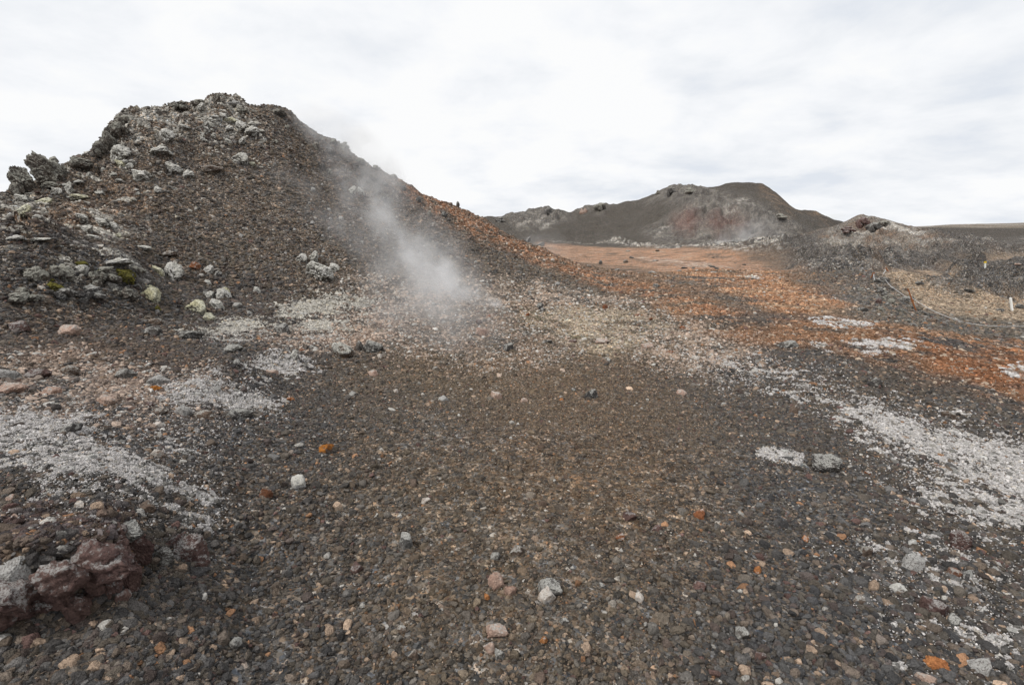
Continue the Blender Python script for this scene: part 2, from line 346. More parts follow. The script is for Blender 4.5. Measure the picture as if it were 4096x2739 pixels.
# ------------------------------------------------------------------ full height
def detail(X, Y, fine=True):
    a, u = polar(X, Y); A = np.radians(a); U2 = u * 0.5; r = np.exp(u)
    cr = in_area('crest', A, U2); lo = in_area('lobe', A, U2); sc = in_area('scree', A, U2)
    lv = in_area('lava', A, U2); fc = in_area('far_crag', A, U2); isl = in_area('island', A, U2); pth = np.maximum(in_area('path', A, U2), in_area('path_dark', A, U2)) * (1 - isl); lv = np.maximum(lv, isl)
    mr = in_area('maroon', A, U2)
    left = sstep(0.05, -0.25, A)
    mound = sstep(8.5, 12, r) * sstep(34, 26, r) * sstep(0.22, 0.0, A)
    h = .05 * fbm(X / 1.7, Y / 1.7, 3, 3) * sstep(1.5, 6, r)
    h = h + .018 * fbm(X / .33, Y / .33, 3, 5) * (1 + 1.2 * left) * sstep(60, 20, r)
    h = h + mound * (1 - .8 * sc) * (.30 * (billow(X / 1.6, Y / 1.6, 4, 11) - .25) + .05 * fbm(X / .4, Y / .4, 3, 12))
    rough = np.clip(cr + .8 * lo + .45 * in_area('flank_rough', A, U2), 0, 1)
    m = np.nonzero(rough > .01)[0]
    h = h + rough * .35 * (billow(X / 2.6, Y / 2.2, 3, 25) - .25)
    if m.size:
        x, y = X[m], Y[m]
        wx = x + .25 * perlin(x / .5, y / .5, 21); wy = y + .25 * perlin(x / .5, y / .5, 22)
        f, c = worley(wx / .85, wy / .85, 23); f2, c2 = worley(wx / .33, wy / .33, 24)
        h = h.copy() if isinstance(h, np.ndarray) else h
        h[m] += rough[m] * ((.42 * c + .08) * np.clip(1 - f * 1.25, 0, 1) ** .6 + .10 * np.clip(1 - f2 * 1.2, 0, 1) ** .7 * (.4 + c2) - .08)
    m = np.nonzero(mr > .01)[0]
    if m.size:
        x, y = X[m], Y[m]; f, c = worley(x / .42, y / .42, 31); f2, c2 = worley(x / .15, y / .15, 32)
        h[m] += mr[m] * (.13 + .12 * c * np.clip(1 - f * 1.2, 0, 1) ** .6 + .025 * np.clip(1 - f2 * 1.2, 0, 1))
    hill = sstep(95, 125, r) * sstep(320, 220, r)
    lavam = np.clip(lv * sstep(24, 34, r) + .0, 0, 1) * (1 - pth)
    m = np.nonzero((lavam > .01) | (fc > .01) | (hill > .01))[0]
    if m.size:
        x, y = X[m], Y[m]; rr = r[m]
        s = np.where(rr > 100, 2.2, 1.0); am = np.where(rr > 100, 2.0, 1.15)
        wx = x + .8 * perlin(x / 1.7, y / 1.7, 41); wy = y + .8 * perlin(x / 1.7, y / 1.7, 42)
        b = billow(wx / (5.5 * s), wy / (4.5 * s), 5, 43, .55)
        f, c = worley(wx / (1.5 * s), wy / (1.2 * s), 44)
        k = np.clip(lavam[m] + fc[m], 0, 1) * (1 - .55 * sstep(60, 85, rr) * sstep(110, 95, rr))
        far_r = 1 - .75 * sstep(.52, .64, A[m]) * sstep(85, 110, rr)
        k = k * far_r
        h[m] += am * k * (2.3 * (b - .2) + .85 * (c - .3) * np.clip(1 - f * 1.15, 0, 1) ** .9)
        f, c = worley(wx / (.7 * s) + 5, wy / (.6 * s), 47); h[m] += am * k * .30 * (.2 + c) * np.clip(1 - f * 1.2, 0, 1) ** .9
        h[m] += far_r * hill[m] * (1.3 * fbm(x / 14, y / 14, 5, 45, .55) + 1.0 * (billow(x / 9, y / 9, 4, 46) - .2))
    plain = sstep(25, 40, r) * (1 - lavam) * sstep(120, 100, r)
    h = h + plain * .12 * fbm(X / 3.5, Y / 3.5, 4, 51)
    far = sstep(250, 400, r)
    h = h + far * (1.5 * fbm(X / 90, Y / 90, 5, 52))
    h = h - .06 * sstep(.12, .0, np.abs(A + 9)) 
    return h
def full(X, Y): return base(X, Y) + detail(X, Y)
def fullc(X, Y): return full(np.atleast_1d(X).astype(float), np.atleast_1d(Y).astype(float))

# ------------------------------------------------------------------ albedo of the ground by area
def zone(X, Y):
    r0 = np.hypot(X, Y)
    k = sstep(14, 40, r0)
    jx = .11 * fbm(X / .35, Y / .35, 3, 61) * (1 + .5 * np.minimum(r0, 14) / 6) + k * .9 * fbm(X / 3.5, Y / 3.5, 3, 62)
    jy = .14 * fbm(X / .35 + 40, Y / .35, 3, 63) * (1 + .5 * np.minimum(r0, 14) / 6) + k * 1.6 * fbm(X / 3.5 + 9, Y / 3.5, 3, 64)
    a, u = polar(X + jx, Y + jy); A = np.radians(a); U2 = u * .5
    r = np.exp(u)
    pat = fbm(X / .5, Y / .5, 4, 71, .6); patl = fbm(X / 3.0, Y / 2.0, 4, 72, .6)
    n = X.shape[0]
    c = np.empty((n, 3), np.float32)
    brown = np.array((.126, .101, .075)); grey = np.array((.088, .085, .082)); mbrown = np.array((.108, .089, .072)); hillc = np.array((.066, .061, .054))
    g = np.clip(.5 + .9 * fbm(X / 2.2, Y / 2.2, 3, 73) + .35 * sstep(.2, .55, np.abs(A - .05)) - .1, 0, 1)[:, None]
    c[:] = brown * (1 - g) + grey * g
    speck = np.full(n, .03, np.float32)
    def lay(col, m, sp=None):
        nonlocal c, speck
        m = np.clip(m, 0, 1); c[:] = c * (1 - m[:, None]) + np.array(col) * m[:, None]
        if sp is not None: speck[:] = speck * (1 - m) + sp * m
    mound = sstep(8.5, 11.5, r) * sstep(34, 26, r) * sstep(0.2, 0.0, A)
    ia0 = lambda nme: in_area(nme, A, U2)
    lay(mbrown, mound * .9, .03)
    lay((.092, .08, .07), mound * sstep(-.05, .25, patl) * .7); lay((.10, .075, .06), mound * sstep(.15, .4, -patl) * .6); lay((.085, .082, .078), ia0('lobe') * .6)
    plain = sstep(20, 30, r)
    lay((.108, .082, .062), plain * sstep(0.0, .1, A), .04); lay((.205, .125, .078), in_area('rust_wide', A, U2) * sstep(-.4, .2, patl + .3 * pat) * .8, .08)
    hill = sstep(98, 108, r + 3 * patl)
    lay(hillc, hill, .02)
    lay((.058, .052, .045), sstep(150, 165, r) * sstep(0, .1, A), .02)
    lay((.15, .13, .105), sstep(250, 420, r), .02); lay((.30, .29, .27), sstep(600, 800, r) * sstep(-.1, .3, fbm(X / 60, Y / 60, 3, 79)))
    ia = lambda nme: in_area(nme, A, U2)
    lay((.074, .07, .066), ia('lava') * sstep(20, 27, r) , .04)
    lay((.17, .162, .15), ia('lava') * sstep(22, 30, r) * sstep(.1, .35, patl + .5 * pat) * .7, .1)
    lay((.10, .096, .09), ia('far_crag'), .05)
    lay((.135, .122, .108), ia('cone') * .9); lay((.24, .235, .215), ia('cone') * sstep(.0, .25, patl + .5 * pat) * .7); lay((.24, .155, .10), ia('cone') * sstep(.05, .3, -patl) * .6)
    lay((.21, .20, .18), ia('far_crag') * sstep(.0, .25, patl + .3 * pat) * .42); lay((.045, .04, .038), ia('far_crag') * sstep(.1, .3, -patl + .4 * pat) * .6)
    lay((.13, .072, .062), ia('far_red') * .8)
    lay((.17, .125, .09), ia('far_tan') * sstep(-.2, .25, patl + .4 * pat) * .8)
    lay((.40, .39, .36), ia('far_white') * sstep(-.05, .3, patl + .5 * pat) * .85)
    lay((.34, .18, .10), ia('orange_plain') * sstep(-.42, .2, patl + .35 * pat) * .85, .12)
    lay((.26, .20, .14), ia('orange_plain') * sstep(.1, .35, patl - .1 * pat) * .6, .15)
    lay((.28, .145, .082), ia('orange_flank') * sstep(-.35, .2, pat + .5 * patl) * .85, .16)
    lay((.29, .16, .09), ia('orange_right') * sstep(-.45, .1, pat * .8 + patl) * .9, .12)
    lay((.28, .125, .06), ia('deep_orange') * sstep(-.5, .1, patl + pat * .3) * .9, .10)
    lay((.128, .09, .064), ia('brown_left') * .7, .05)
    lay((.125, .085, .055), ia('brown_path') * .45, .04)
    lay((.23, .17, .13), ia('pale_field') * sstep(-.2, .35, pat) * .6, .25)
    lay((.36, .29, .23), ia('pale_mid') * sstep(-.2, .3, pat) * .6, .28)
    lay((.34, .255, .20), ia('pale_left') * sstep(-.25, .25, pat + .3 * patl) * .75, .35)
    lay((.31, .272, .215), ia('tan_flat') * sstep(-.45, .1, pat * .8 + patl * .4) * .9, .06)
    lay((.07, .065, .035), ia('tan_flat') * sstep(.28, .4, fbm(X / .9, Y / .45, 3, 75)) * .8, .03)
    lay((.28, .22, .16), ia('path') * sstep(-.5, .0, patl + .3 * pat) * .95, .03)
    lay((.074, .07, .066), ia('island'), .04); lay((.16, .152, .14), ia('island') * sstep(.15, .4, patl + .5 * pat) * .6)
    lay((.098, .088, .075), ia('path_dark') * .85, .02)
    mo = ia('moss') ; mt = ia('moss_thin'); ms = ia('moss_streaks')
    mp2 = .95 * pat + .9 * fbm(X / .17, Y / .13, 3, 78, .6) + .7 * fbm(X / .055, Y / .05, 2, 80) * sstep(9, 4, r)
    mossden = np.clip(sstep(.5, .68, np.maximum(mo * .80, 1.12 * ia('moss_solid')) + mp2) * ((mo > .02) | (ia('moss_solid') > .05)) + sstep(.66, .8, mt * .45 + 1.05 * mp2) * (mt > .05) * .85, 0, 1)
    lay((.25, .24, .215), mossden * .8, .02)
    lay((.40, .39, .355), ms * sstep(.0, .3, patl * .6 + pat) * .85, .06)
    lay((.42, .41, .375), ia('crest_moss') * sstep(-.15, .1, pat) * .9, .05)
    lay((.36, .35, .315), (ia('crest') + .7 * ia('lobe')) * sstep(.27, .4, pat + .35 * patl) * .8)
    lay((.12, .065, .058), ia('maroon') * sstep(-.2, .2, fbm(X / .3 + 7, Y / .3, 2, 77)) * .7, .02)
    speck = speck * (.25 + .75 * sstep(4, 9, r))
    return c, speck, mossden, ia

# ------------------------------------------------------------------ material helpers
def newmat(name):
    m = bpy.data.materials.new(name); m.use_nodes = True
    t = m.node_tree; t.nodes.clear(); return m, t
class NT:
    def __init__(s, t): s.t = t
    def n(s, typ, **kw):
        x = s.t.nodes.new(typ)
        for k, v in kw.items(): setattr(x, k, v)
        return x
    def l(s, a, b): s.t.links.new(a, b)
    def math(s, op, a, b=None, c=None, clamp=False):
        m = s.n('ShaderNodeMath', operation=op); m.use_clamp = clamp
        for i, v in enumerate((a, b, c)):
            if v is None: continue
            if isinstance(v, (int, float)): m.inputs[i].default_value = v
            else: s.l(v, m.inputs[i])
        return m.outputs[0]
    def vmath(s, op, a, b=None, out=0):
        m = s.n('ShaderNodeVectorMath', operation=op)
        for i, v in enumerate((a, b)):
            if v is None: continue
            if isinstance(v, (tuple, list)): m.inputs[i].default_value = v
            elif isinstance(v, (int, float)): m.inputs[3].default_value = v
            elif op == 'SCALE' and i == 1: s.l(v, m.inputs[3])
            else: s.l(v, m.inputs[i])
        return m.outputs[out]
    def noise(s, vec, scale, detail=4, rough=.5, dist=0.0, out=0):
        x = s.n('ShaderNodeTexNoise'); s.l(vec, x.inputs['Vector'])
        x.inputs['Scale'].default_value = scale; x.inputs['Detail'].default_value = detail
        x.inputs['Roughness'].default_value = rough; x.inputs['Distortion'].default_value = dist
        return x.outputs[out]
    def voro(s, vec, scale, out='Distance', feature='F1'):
        x = s.n('ShaderNodeTexVoronoi', feature=feature); s.l(vec, x.inputs['Vector']); x.inputs['Scale'].default_value = scale
        return x
    def ramp(s, fac, stops, interp='LINEAR'):
        r = s.n('ShaderNodeValToRGB'); s.l(fac, r.inputs[0]); r.color_ramp.interpolation = interp
        e = r.color_ramp.elements
        while len(e) < len(stops): e.new(0.5)
        for k, (p, c) in enumerate(stops):
            if isinstance(c, (int, float)): c = (c, c, c)
            e[k].position = p; e[k].color = (*c, 1)
        return r.outputs[0]
    def mix(s, fac, a, b, mode='MIX'):
        m = s.n('ShaderNodeMix', data_type='RGBA', blend_type=mode)
        for i, v in ((0, fac), (6, a), (7, b)):
            if isinstance(v, (int, float)): m.inputs[i].default_value = v
            elif isinstance(v, tuple): m.inputs[i].default_value = (*v, 1)
            else: s.l(v, m.inputs[i])
        return m.outputs[2]
    def finish(s, color, rough=.95, normal=None, spec=.2, sheen=None):
        b = s.n('ShaderNodeBsdfPrincipled'); o = s.n('ShaderNodeOutputMaterial')
        if isinstance(color, tuple): b.inputs['Base Color'].default_value = (*color, 1)
        else: s.l(color, b.inputs['Base Color'])
        b.inputs['Roughness'].default_value = rough
        b.inputs['Specular IOR Level'].default_value = spec
        if normal is not None: s.l(normal, b.inputs['Normal'])
        s.l(b.outputs[0], o.inputs[0]); return b
    def bump(s, h, dist, strength=1.0, normal=None):
        b = s.n('ShaderNodeBump'); s.l(h, b.inputs['Height']); b.inputs['Distance'].default_value = dist
        b.inputs['Strength'].default_value = strength
        if normal is not None: s.l(normal, b.inputs['Normal'])
        return b.outputs[0]

def ground_material():
    m, t = newmat('volcanic_ground'); g = NT(t)
    pos = g.n('ShaderNodeNewGeometry').outputs['Position']
    z = g.n('ShaderNodeAttribute', attribute_name='zone'); sp = g.n('ShaderNodeAttribute', attribute_name='speck')
    warp = g.noise(pos, 22, 3, .6, out=1)
    wp = g.vmath('ADD', pos, g.vmath('SCALE', g.vmath('SUBTRACT', warp, (.5, .5, .5)), .03))
    def cells(scale):
        v = g.voro(wp, scale); s_ = g.n('ShaderNodeSeparateColor'); g.l(v.outputs['Color'], s_.inputs[0]); return v, s_
    v1, s1 = cells(42); v2, s2 = cells(15); v3, s3 = cells(5.5)
    b1 = g.ramp(s1.outputs[0], [(0, .38), (.45, .85), (.8, 1.35), (1, 2.3)])
    b2 = g.ramp(s2.outputs[0], [(0, .45), (.5, .95), (.85, 1.35), (1, 2.0)])
    b3 = g.ramp(s3.outputs[1], [(0, .65), (.5, 1.0), (1, 1.4)])
    col = g.mix(1, z.outputs['Color'], b1, 'MULTIPLY'); col = g.mix(.8, col, b2, 'MULTIPLY'); col = g.mix(.7, col, b3, 'MULTIPLY')
    # hue differences from stone to stone
    tint = g.ramp(s1.outputs[1], [(0, (.85, .98, 1.18)), (.4, (1, 1, 1)), (.7, (1.12, .99, .84)), (1, (1.2, .96, .78))])
    col = g.mix(.75, col, tint, 'MULTIPLY')
    tint2 = g.ramp(s2.outputs[1], [(0, (.88, .98, 1.12)), (.5, (1, 1, 1)), (.85, (1.1, .98, .86)), (1, (1.15, .96, .8))])
    col = g.mix(.7, col, tint2, 'MULTIPLY')
    thr = g.math('SUBTRACT', 1.0, sp.outputs['Fac'])
    f = g.math('GREATER_THAN', s1.outputs[2], thr); f2 = g.math('GREATER_THAN', s2.outputs[2], g.math('ADD', thr, .015))
    col = g.mix(g.math('MULTIPLY', f, .8), col, (.47, .42, .36)); col = g.mix(g.math('MULTIPLY', f2, .7), col, (.42, .39, .35))
    ln = g.noise(pos, 260, 3, .7); col = g.mix(.5, col, g.ramp(ln, [(.25, .5), (.5, 1), (.75, 1.6)]), 'MULTIPLY')
    # relief of the grit
    nn = g.bump(v3.outputs['Distance'], .05, .5)
    inv2 = g.math('SUBTRACT', 1, v2.outputs['Distance']); inv1 = g.math('SUBTRACT', 1, v1.outputs['Distance'])
    nn = g.bump(g.math('POWER', inv2, 1.5), .035, .8, nn); nn = g.bump(inv1, .014, .8, nn)
    nn = g.bump(g.noise(pos, 140, 4, .7), .008, .6, nn)
    g.finish(col, .97, nn, .15); return m

# ------------------------------------------------------------------ ground mesh
def ground():
    q = QUALITY
    az = np.concatenate([np.linspace(-180, -56, 50, endpoint=False), np.linspace(-56, 55, int(1500 * q)), np.linspace(55, 180, 50)[1:]])
    u = np.concatenate([np.linspace(math.log(.35), math.log(1.1), 20, endpoint=False), np.linspace(math.log(1.1), math.log(32), int(1150 * q), endpoint=False),
                        np.linspace(math.log(32), math.log(260), int(560 * q), endpoint=False), np.linspace(math.log(260), math.log(1600), 120, endpoint=False), np.linspace(math.log(1600), math.log(6000), 12)])
    na, nu = az.size, u.size
    A, U = np.meshgrid(az, u); A = A.ravel(); U = U.ravel()
    r = np.exp(U); X = r * np.sin(np.radians(A)); Y = r * np.cos(np.radians(A))
    Z = np.empty_like(X); COLR = np.empty((X.size, 4), np.float32); SPK = np.empty(X.size, np.float32)
    CH = 400000
    for i in range(0, X.size, CH):
        s = slice(i, min(i + CH, X.size))
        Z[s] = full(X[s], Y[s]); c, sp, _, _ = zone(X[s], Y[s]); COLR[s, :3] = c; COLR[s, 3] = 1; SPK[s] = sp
    nv = X.size
    me = bpy.data.meshes.new('ground')
    i0 = (np.arange(nu - 1)[:, None] * na + np.arange(na - 1)[None, :]).ravel()
    quads = np.stack([i0, i0 + na, i0 + na + 1, i0 + 1], 1).astype(np.int32)
    # centre fan closes the hole below the camera
    fan0 = np.arange(na - 1); tris = np.stack([fan0, fan0 + 1, np.full(na - 1, nv)], 1).astype(np.int32)
    co = np.empty((nv + 1, 3), np.float32); co[:nv, 0] = X; co[:nv, 1] = Y; co[:nv, 2] = Z; co[nv] = (0, 0, float(np.mean(Z[:na])))
    me.vertices.add(nv + 1); me.vertices.foreach_set('co', co.ravel())
    nq, ntri = len(quads), len(tris)
    me.loops.add(nq * 4 + ntri * 3); me.loops.foreach_set('vertex_index', np.concatenate([quads.ravel(), tris.ravel()[::1]]))
    me.polygons.add(nq + ntri)
    ls = np.concatenate([np.arange(nq) * 4, nq * 4 + np.arange(ntri) * 3]).astype(np.int32)
    me.polygons.foreach_set('loop_start', ls)
    me.polygons.foreach_set('use_smooth', np.ones(nq + ntri, bool))
    me.update(calc_edges=True)
    ca = me.attributes.new('zone', 'FLOAT_COLOR', 'POINT'); ca.data.foreach_set('color', np.concatenate([COLR, [[.08, .07, .06, 1]]]).astype(np.float32).ravel())
    sa = me.attributes.new('speck', 'FLOAT', 'POINT'); sa.data.foreach_set('value', np.concatenate([SPK, [.05]]).astype(np.float32))
    o = bpy.data.objects.new('ground', me); COL.objects.link(o); me.materials.append(ground_material())
    if me.polygons[nq // 2].normal.z < 0:
        me.flip_normals()
    o['kind'] = 'structure'; o['label'] = 'brown and grey volcanic gravel ground rising to a cinder mound with hills beyond'
    return o
ground()

# ------------------------------------------------------------------ rocks
def noise3(p, seed):
    x, y, z = p[:, 0], p[:, 1], p[:, 2]
    return (perlin(x + 3.1 * seed, y + z * .73, seed) + perlin(y - 1.7 * seed, z + x * .61, seed + 9) + perlin(z + seed, x + y * .67, seed + 17)) / 2.0
def rock_mesh(name, seed, sub=4, cuts=14, rough=.10, flat=.72, pits=0.0, lump=.0):
    rs = np.random.default_rng(seed)
    bm = bmesh.new(); bmesh.ops.create_icosphere(bm, subdivisions=sub, radius=1.0)
    me = bpy.data.meshes.new(name); bm.to_mesh(me); bm.free()
    n = len(me.vertices); co = np.empty(n * 3, np.float32); me.vertices.foreach_get('co', co); co = co.reshape(-1, 3).astype(float)
    d0 = co.copy()
    if lump: co *= (1 + lump * noise3(d0 * 1.4, seed + 3))[:, None]
    for k in range(cuts):
        nrm = rs.normal(size=3); nrm /= np.linalg.norm(nrm); off = rs.uniform(.45, .85)
        d = co @ nrm; m = d > off
        co[m] -= (d[m] - off)[:, None] * nrm * rs.uniform(.85, 1)
    s = np.array((rs.uniform(.85, 1.1), rs.uniform(.75, 1.05), flat * rs.uniform(.85, 1.15)))
    nn = rough * (noise3(d0 * 2.3, seed) + .55 * noise3(d0 * 5.1, seed + 40) + (.35 * noise3(d0 * 11, seed + 50) + .2 * noise3(d0 * 23, seed + 60) if sub > 3 else .55 * noise3(d0 * 7.5, seed + 50)))
    if lump: nn = nn - .30 * rough * (np.abs(noise3(d0 * 4.3, seed + 81)) * -6 + 1).clip(0, 1) + .10 * (np.abs(noise3(d0 * 9.7, seed + 82)) - .2) + .05 * (np.abs(noise3(d0 * 21, seed + 83)) - .2)
    if pits: nn = nn - pits * np.clip(np.abs(noise3(d0 * 3.1, seed + 70)) * -4 + 1, 0, 1)
    co = co * (1 + nn)[:, None] * s
    m = np.abs(co[:, :2]).max(); co /= m
    me.vertices.foreach_set('co', co.astype(np.float32).ravel())
    me.polygons.foreach_set('use_smooth', np.ones(len(me.polygons), bool)); me.update()
    return me, d0
def cap_mesh(name, src, seed, thick=.07, cover=.25, ns=2.5, rag=.7):
    """woolly moss over the upper side of a rock"""
    me = src.copy(); me.name = name; me.materials.clear()
    n = len(me.vertices); co = np.empty(n * 3, np.float32); me.vertices.foreach_get('co', co); co = co.reshape(-1, 3).astype(float)
    no = np.empty(n * 3, np.float32); me.vertices.foreach_get('normal', no); no = no.reshape(-1, 3).astype(float)
    k = no[:, 2] - cover + rag * noise3(co * ns, seed) + .35 * noise3(co * 8, seed + 4)
    t = sstep(-.12, .25, k)
    disp = -.06 + (thick + .06) * t + t * thick * .5 * noise3(co * 13, seed + 8) + t * thick * .4 * noise3(co * 27, seed + 9)
    co += no * disp[:, None]
    me.vertices.foreach_set('co', co.astype(np.float32).ravel()); me.update(); return me

def rock_material(name, c, c2, lichen=.2, lc=(.42, .41, .38), obj=True):
    m, t = newmat(name); g = NT(t)
    geo = g.n('ShaderNodeNewGeometry'); pos = geo.outputs['Position']
    oi = g.n('ShaderNodeObjectInfo').outputs['Random']
    n1_ = g.noise(pos, 7, 5, .6); col = g.mix(g.ramp(n1_, [(.35, 0), (.65, 1)]), c, c2)
    v = g.voro(pos, 60); col = g.mix(.5, col, g.ramp(v.outputs['Distance'], [(.0, .55), (.35, 1.05), (.7, 1.35)]), 'MULTIPLY')
    n4 = g.noise(pos, 90, 4, .7); col = g.mix(.7, col, g.ramp(n4, [(.3, .5), (.5, 1), (.72, 1.8)]), 'MULTIPLY')
    col = g.mix(1, col, g.ramp(oi, [(0, .8), (1, 1.25)]), 'MULTIPLY')
    sx = g.n('ShaderNodeSeparateXYZ'); g.l(geo.outputs['Normal'], sx.inputs[0])
    ln = g.math('ADD', g.noise(pos, 24, 5, .7), g.math('MULTIPLY', g.noise(pos, 4, 2, .5), .5))
    lf = g.math('ADD', ln, g.math('MULTIPLY', sx.outputs[2], .18))
    lo = .98 - lichen * .5
    f = g.ramp(lf, [(lo - .04, 0), (lo + .06, 1)])
    fine = g.ramp(g.noise(pos, 150, 3, .7), [(.38, 0), (.5, 1)])
    col = g.mix(g.math('MULTIPLY', f, g.math('MULTIPLY', fine, .85)), col, lc)
    nn = g.bump(n1_, .06, .6); nn = g.bump(g.noise(pos, 35, 5, .75), .02, .9, nn); nn = g.bump(n4, .008, .7, nn)
    g.finish(col, .95, nn, .2); return m
def moss_material(name, c, c2, dark=(.26, .24, .19)):
    m, t = newmat(name); g = NT(t)
    pos = g.n('ShaderNodeNewGeometry').outputs['Position']
    n1_ = g.noise(pos, 6, 4, .6); col = g.mix(g.ramp(n1_, [(.38, 0), (.62, 1)]), c, c2)
    n2_ = g.noise(pos, 85, 4, .75); col = g.mix(g.ramp(n2_, [(.30, .8), (.44, 0)]), col, dark)
    n3_ = g.noise(pos, 20, 3, .6); col = g.mix(.6, col, g.ramp(n3_, [(.3, .75), (.6, 1.1)]), 'MULTIPLY')
    nn = g.bump(n3_, .04, .6); nn = g.bump(n2_, .02, 1.0, nn)
    g.finish(col, 1.0, nn, .05); return m
M = dict(
 dark=rock_material('dark_lava', (.052, .05, .050), (.088, .078, .070), .25),
 grey=rock_material('grey_lava', (.095, .092, .088), (.125, .112, .10), .35),
 crag=rock_material('crag_lava', (.072, .063, .056), (.11, .092, .077), .42, (.34, .335, .29)),
 brown=rock_material('brown_lava', (.10, .075, .06), (.14, .10, .075), .2),
 maroon=rock_material('maroon_scoria', (.078, .047, .043), (.13, .082, .07), .22, (.34, .325, .31)),
 rust=rock_material('rusty_scoria', (.20, .075, .03), (.12, .06, .04), .1),
 orange=rock_material('orange_stone', (.36, .16, .06), (.30, .12, .05), .0),
 pale=rock_material('pale_stone', (.38, .33, .28), (.30, .22, .17), .5, (.55, .52, .48)),
 pink=rock_material('pinkish_stone', (.30, .19, .145), (.36, .27, .22), .2),
 lich=rock_material('lichen_crusted_stone', (.11, .10, .095), (.16, .14, .13), 1.0, (.45, .44, .42)),
)
MO = dict(
 white=moss_material('white_woolly_moss', (.70, .68, .64), (.60, .58, .52)),
 cream=moss_material('cream_woolly_moss', (.72, .70, .57), (.62, .58, .38)),
 olive=moss_material('olive_moss', (.20, .18, .045), (.13, .12, .04), (.05, .045, .02)),
 rustm=moss_material('rusty_moss', (.50, .20, .045), (.36, .15, .05), (.15, .07, .03)),
)
ROCKS = [rock_mesh('rock_shape', 100 + i, 4, 14 + i % 5, .11, (.75, .6, .85, .5)[i % 4])[0] for i in range(10)]
LUMPS = [rock_mesh('lump_shape', 200 + i, 6, 9, .14, (.85, .7, 1.0)[i % 3], .13, .45)[0] for i in range(8)]
BOULD = [rock_mesh('boulder_shape', 500 + i, 6, 18, .085, (.8, .65, .9)[i % 3], .05, .18)[0] for i in range(8)]
def heap_mesh(name, seed, n=9, spread=.62, up=.55):
    rs = np.random.default_rng(seed); bm = bmesh.new()
    for i in range(n):
        me, _ = rock_mesh('piece', seed * 13 + i, 4, 12, .19, rs.uniform(.6, 1.0), .14, .3)
        tmp = bmesh.new(); tmp.from_mesh(me); s = rs.uniform(.28, .62) * (1.15 if i == 0 else 1)
        a = rs.uniform(0, 6.28); d = spread * math.sqrt(rs.uniform(0, 1)) * (0 if i == 0 else 1)
        mt = Matrix.Translation((d * math.cos(a), d * math.sin(a), rs.uniform(-.25, up) * (1 - d))) @ Matrix.Rotation(rs.uniform(0, 6.28), 4, 'Z') @ Matrix.Rotation(rs.uniform(-.5, .5), 4, 'X') @ Matrix.Diagonal((s, s, s, 1))
        tmp.transform(mt); m2 = bpy.data.meshes.new('tmp'); tmp.to_mesh(m2); tmp.free(); bm.from_mesh(m2); bpy.data.meshes.remove(m2); bpy.data.meshes.remove(me)
    me = bpy.data.meshes.new(name); bm.to_mesh(me); bm.free()
    co = np.empty(len(me.vertices) * 3, np.float32); me.vertices.foreach_get('co', co); co = co.reshape(-1, 3); co /= np.abs(co[:, :2]).max()
    me.vertices.foreach_set('co', co.ravel()); me.polygons.foreach_set('use_smooth', np.ones(len(me.polygons), bool)); me.update(); return me
HEAPS = [heap_mesh('heap_shape', 700 + i) for i in range(7)]
CAPS = {}
_inst = {}
def with_mat(me, mat, tag_):
    k = (me.name, mat.name)
    if k not in _inst:
        c = me.copy(); c.materials.clear(); c.materials.append(mat); c.name = tag_; _inst[k] = c
    return _inst[k]
count_rocks = 0
def place(name, label, cat, x, y, wp, hp, mat='dark', shape='rock', idx=None, group=None, moss=None, cover=.25, thick=.08, sink=.12, rot=None, tilt=0, dist=None, depth=None):
    """x,y centre, wp,hp size in picture units -> a rock standing on the ground there"""
    global count_rocks
    lib = {'rock': ROCKS, 'lump': LUMPS, 'boulder': BOULD, 'heap': HEAPS}[shape]
    idx = random.randrange(len(lib)) if idx is None else idx % len(lib)
    X, Y, Z, r = cast(x, y + hp * .32, full if dist is None else base)
    dx, dy, dz = raydir(x, y); hh = math.hypot(dx, dy)
    if dist is not None:
        r = dist; X, Y = r * dx / hh, r * dy / hh
    dep = r * (F / hh) * 1.0
    dep = Y * CP + (CAMZ - (Z + 0)) * SP if dist is None else Y * CP
    wm = wp * dep / F; hm = hp * dep / F
    me = lib[idx]; zs = [v for v in (max(abs(v.co.z) for v in me.vertices),)][0] if idx not in _zs.get(shape, {}) else _zs[shape][idx]
    _zs.setdefault(shape, {})[idx] = zs
    o = bpy.data.objects.new(name, with_mat(me, M[mat], name)); COL.objects.link(o)
    sx = wm / 2; sz = hm / 2 / zs * (1 + sink)
    o.scale = (sx, sx * (depth or random.uniform(.75, 1.05)), sz)
    zc = CAMZ + r * dz / hh - sink * hm * .5
    o.location = (X, Y, zc)
    o.rotation_euler = (tilt, 0 if not tilt else tilt * .5, random.uniform(-.5, .5) if rot is None else rot)
    o['label'] = label; o['category'] = cat; o['kind'] = 'thing'
    if group: o['group'] = group
    if moss:
        key = (shape, idx, cover, thick)
        if key not in CAPS: CAPS[key] = cap_mesh('moss_cap', me, idx + 5, thick, cover)
        c = bpy.data.objects.new('moss_cap', with_mat(CAPS[key], MO[moss], 'moss_cap')); COL.objects.link(c); c.parent = o
    count_rocks += 1
    return o
_zs = {}
ZA = lambda x, y, w, h: (x / 16.51, y / 16.51 + 140, w / 16.51, h / 16.51)
ZB = lambda x, y, w, h: (x / 11.035 + 82.5, y / 11.035 + 90, w / 11.035, h / 11.035)
ZC = lambda x, y, w, h: (x / 9.38, y / 9.38 + 225, w / 9.38, h / 9.38)
ZD = lambda x, y, w, h: (x / 9.38 + 225, y / 9.38 + 275, w / 9.38, h / 9.38)
ZE = lambda x, y, w, h: (x / 9.38 + 475, y / 9.38 + 287.5, w / 9.38, h / 9.38)
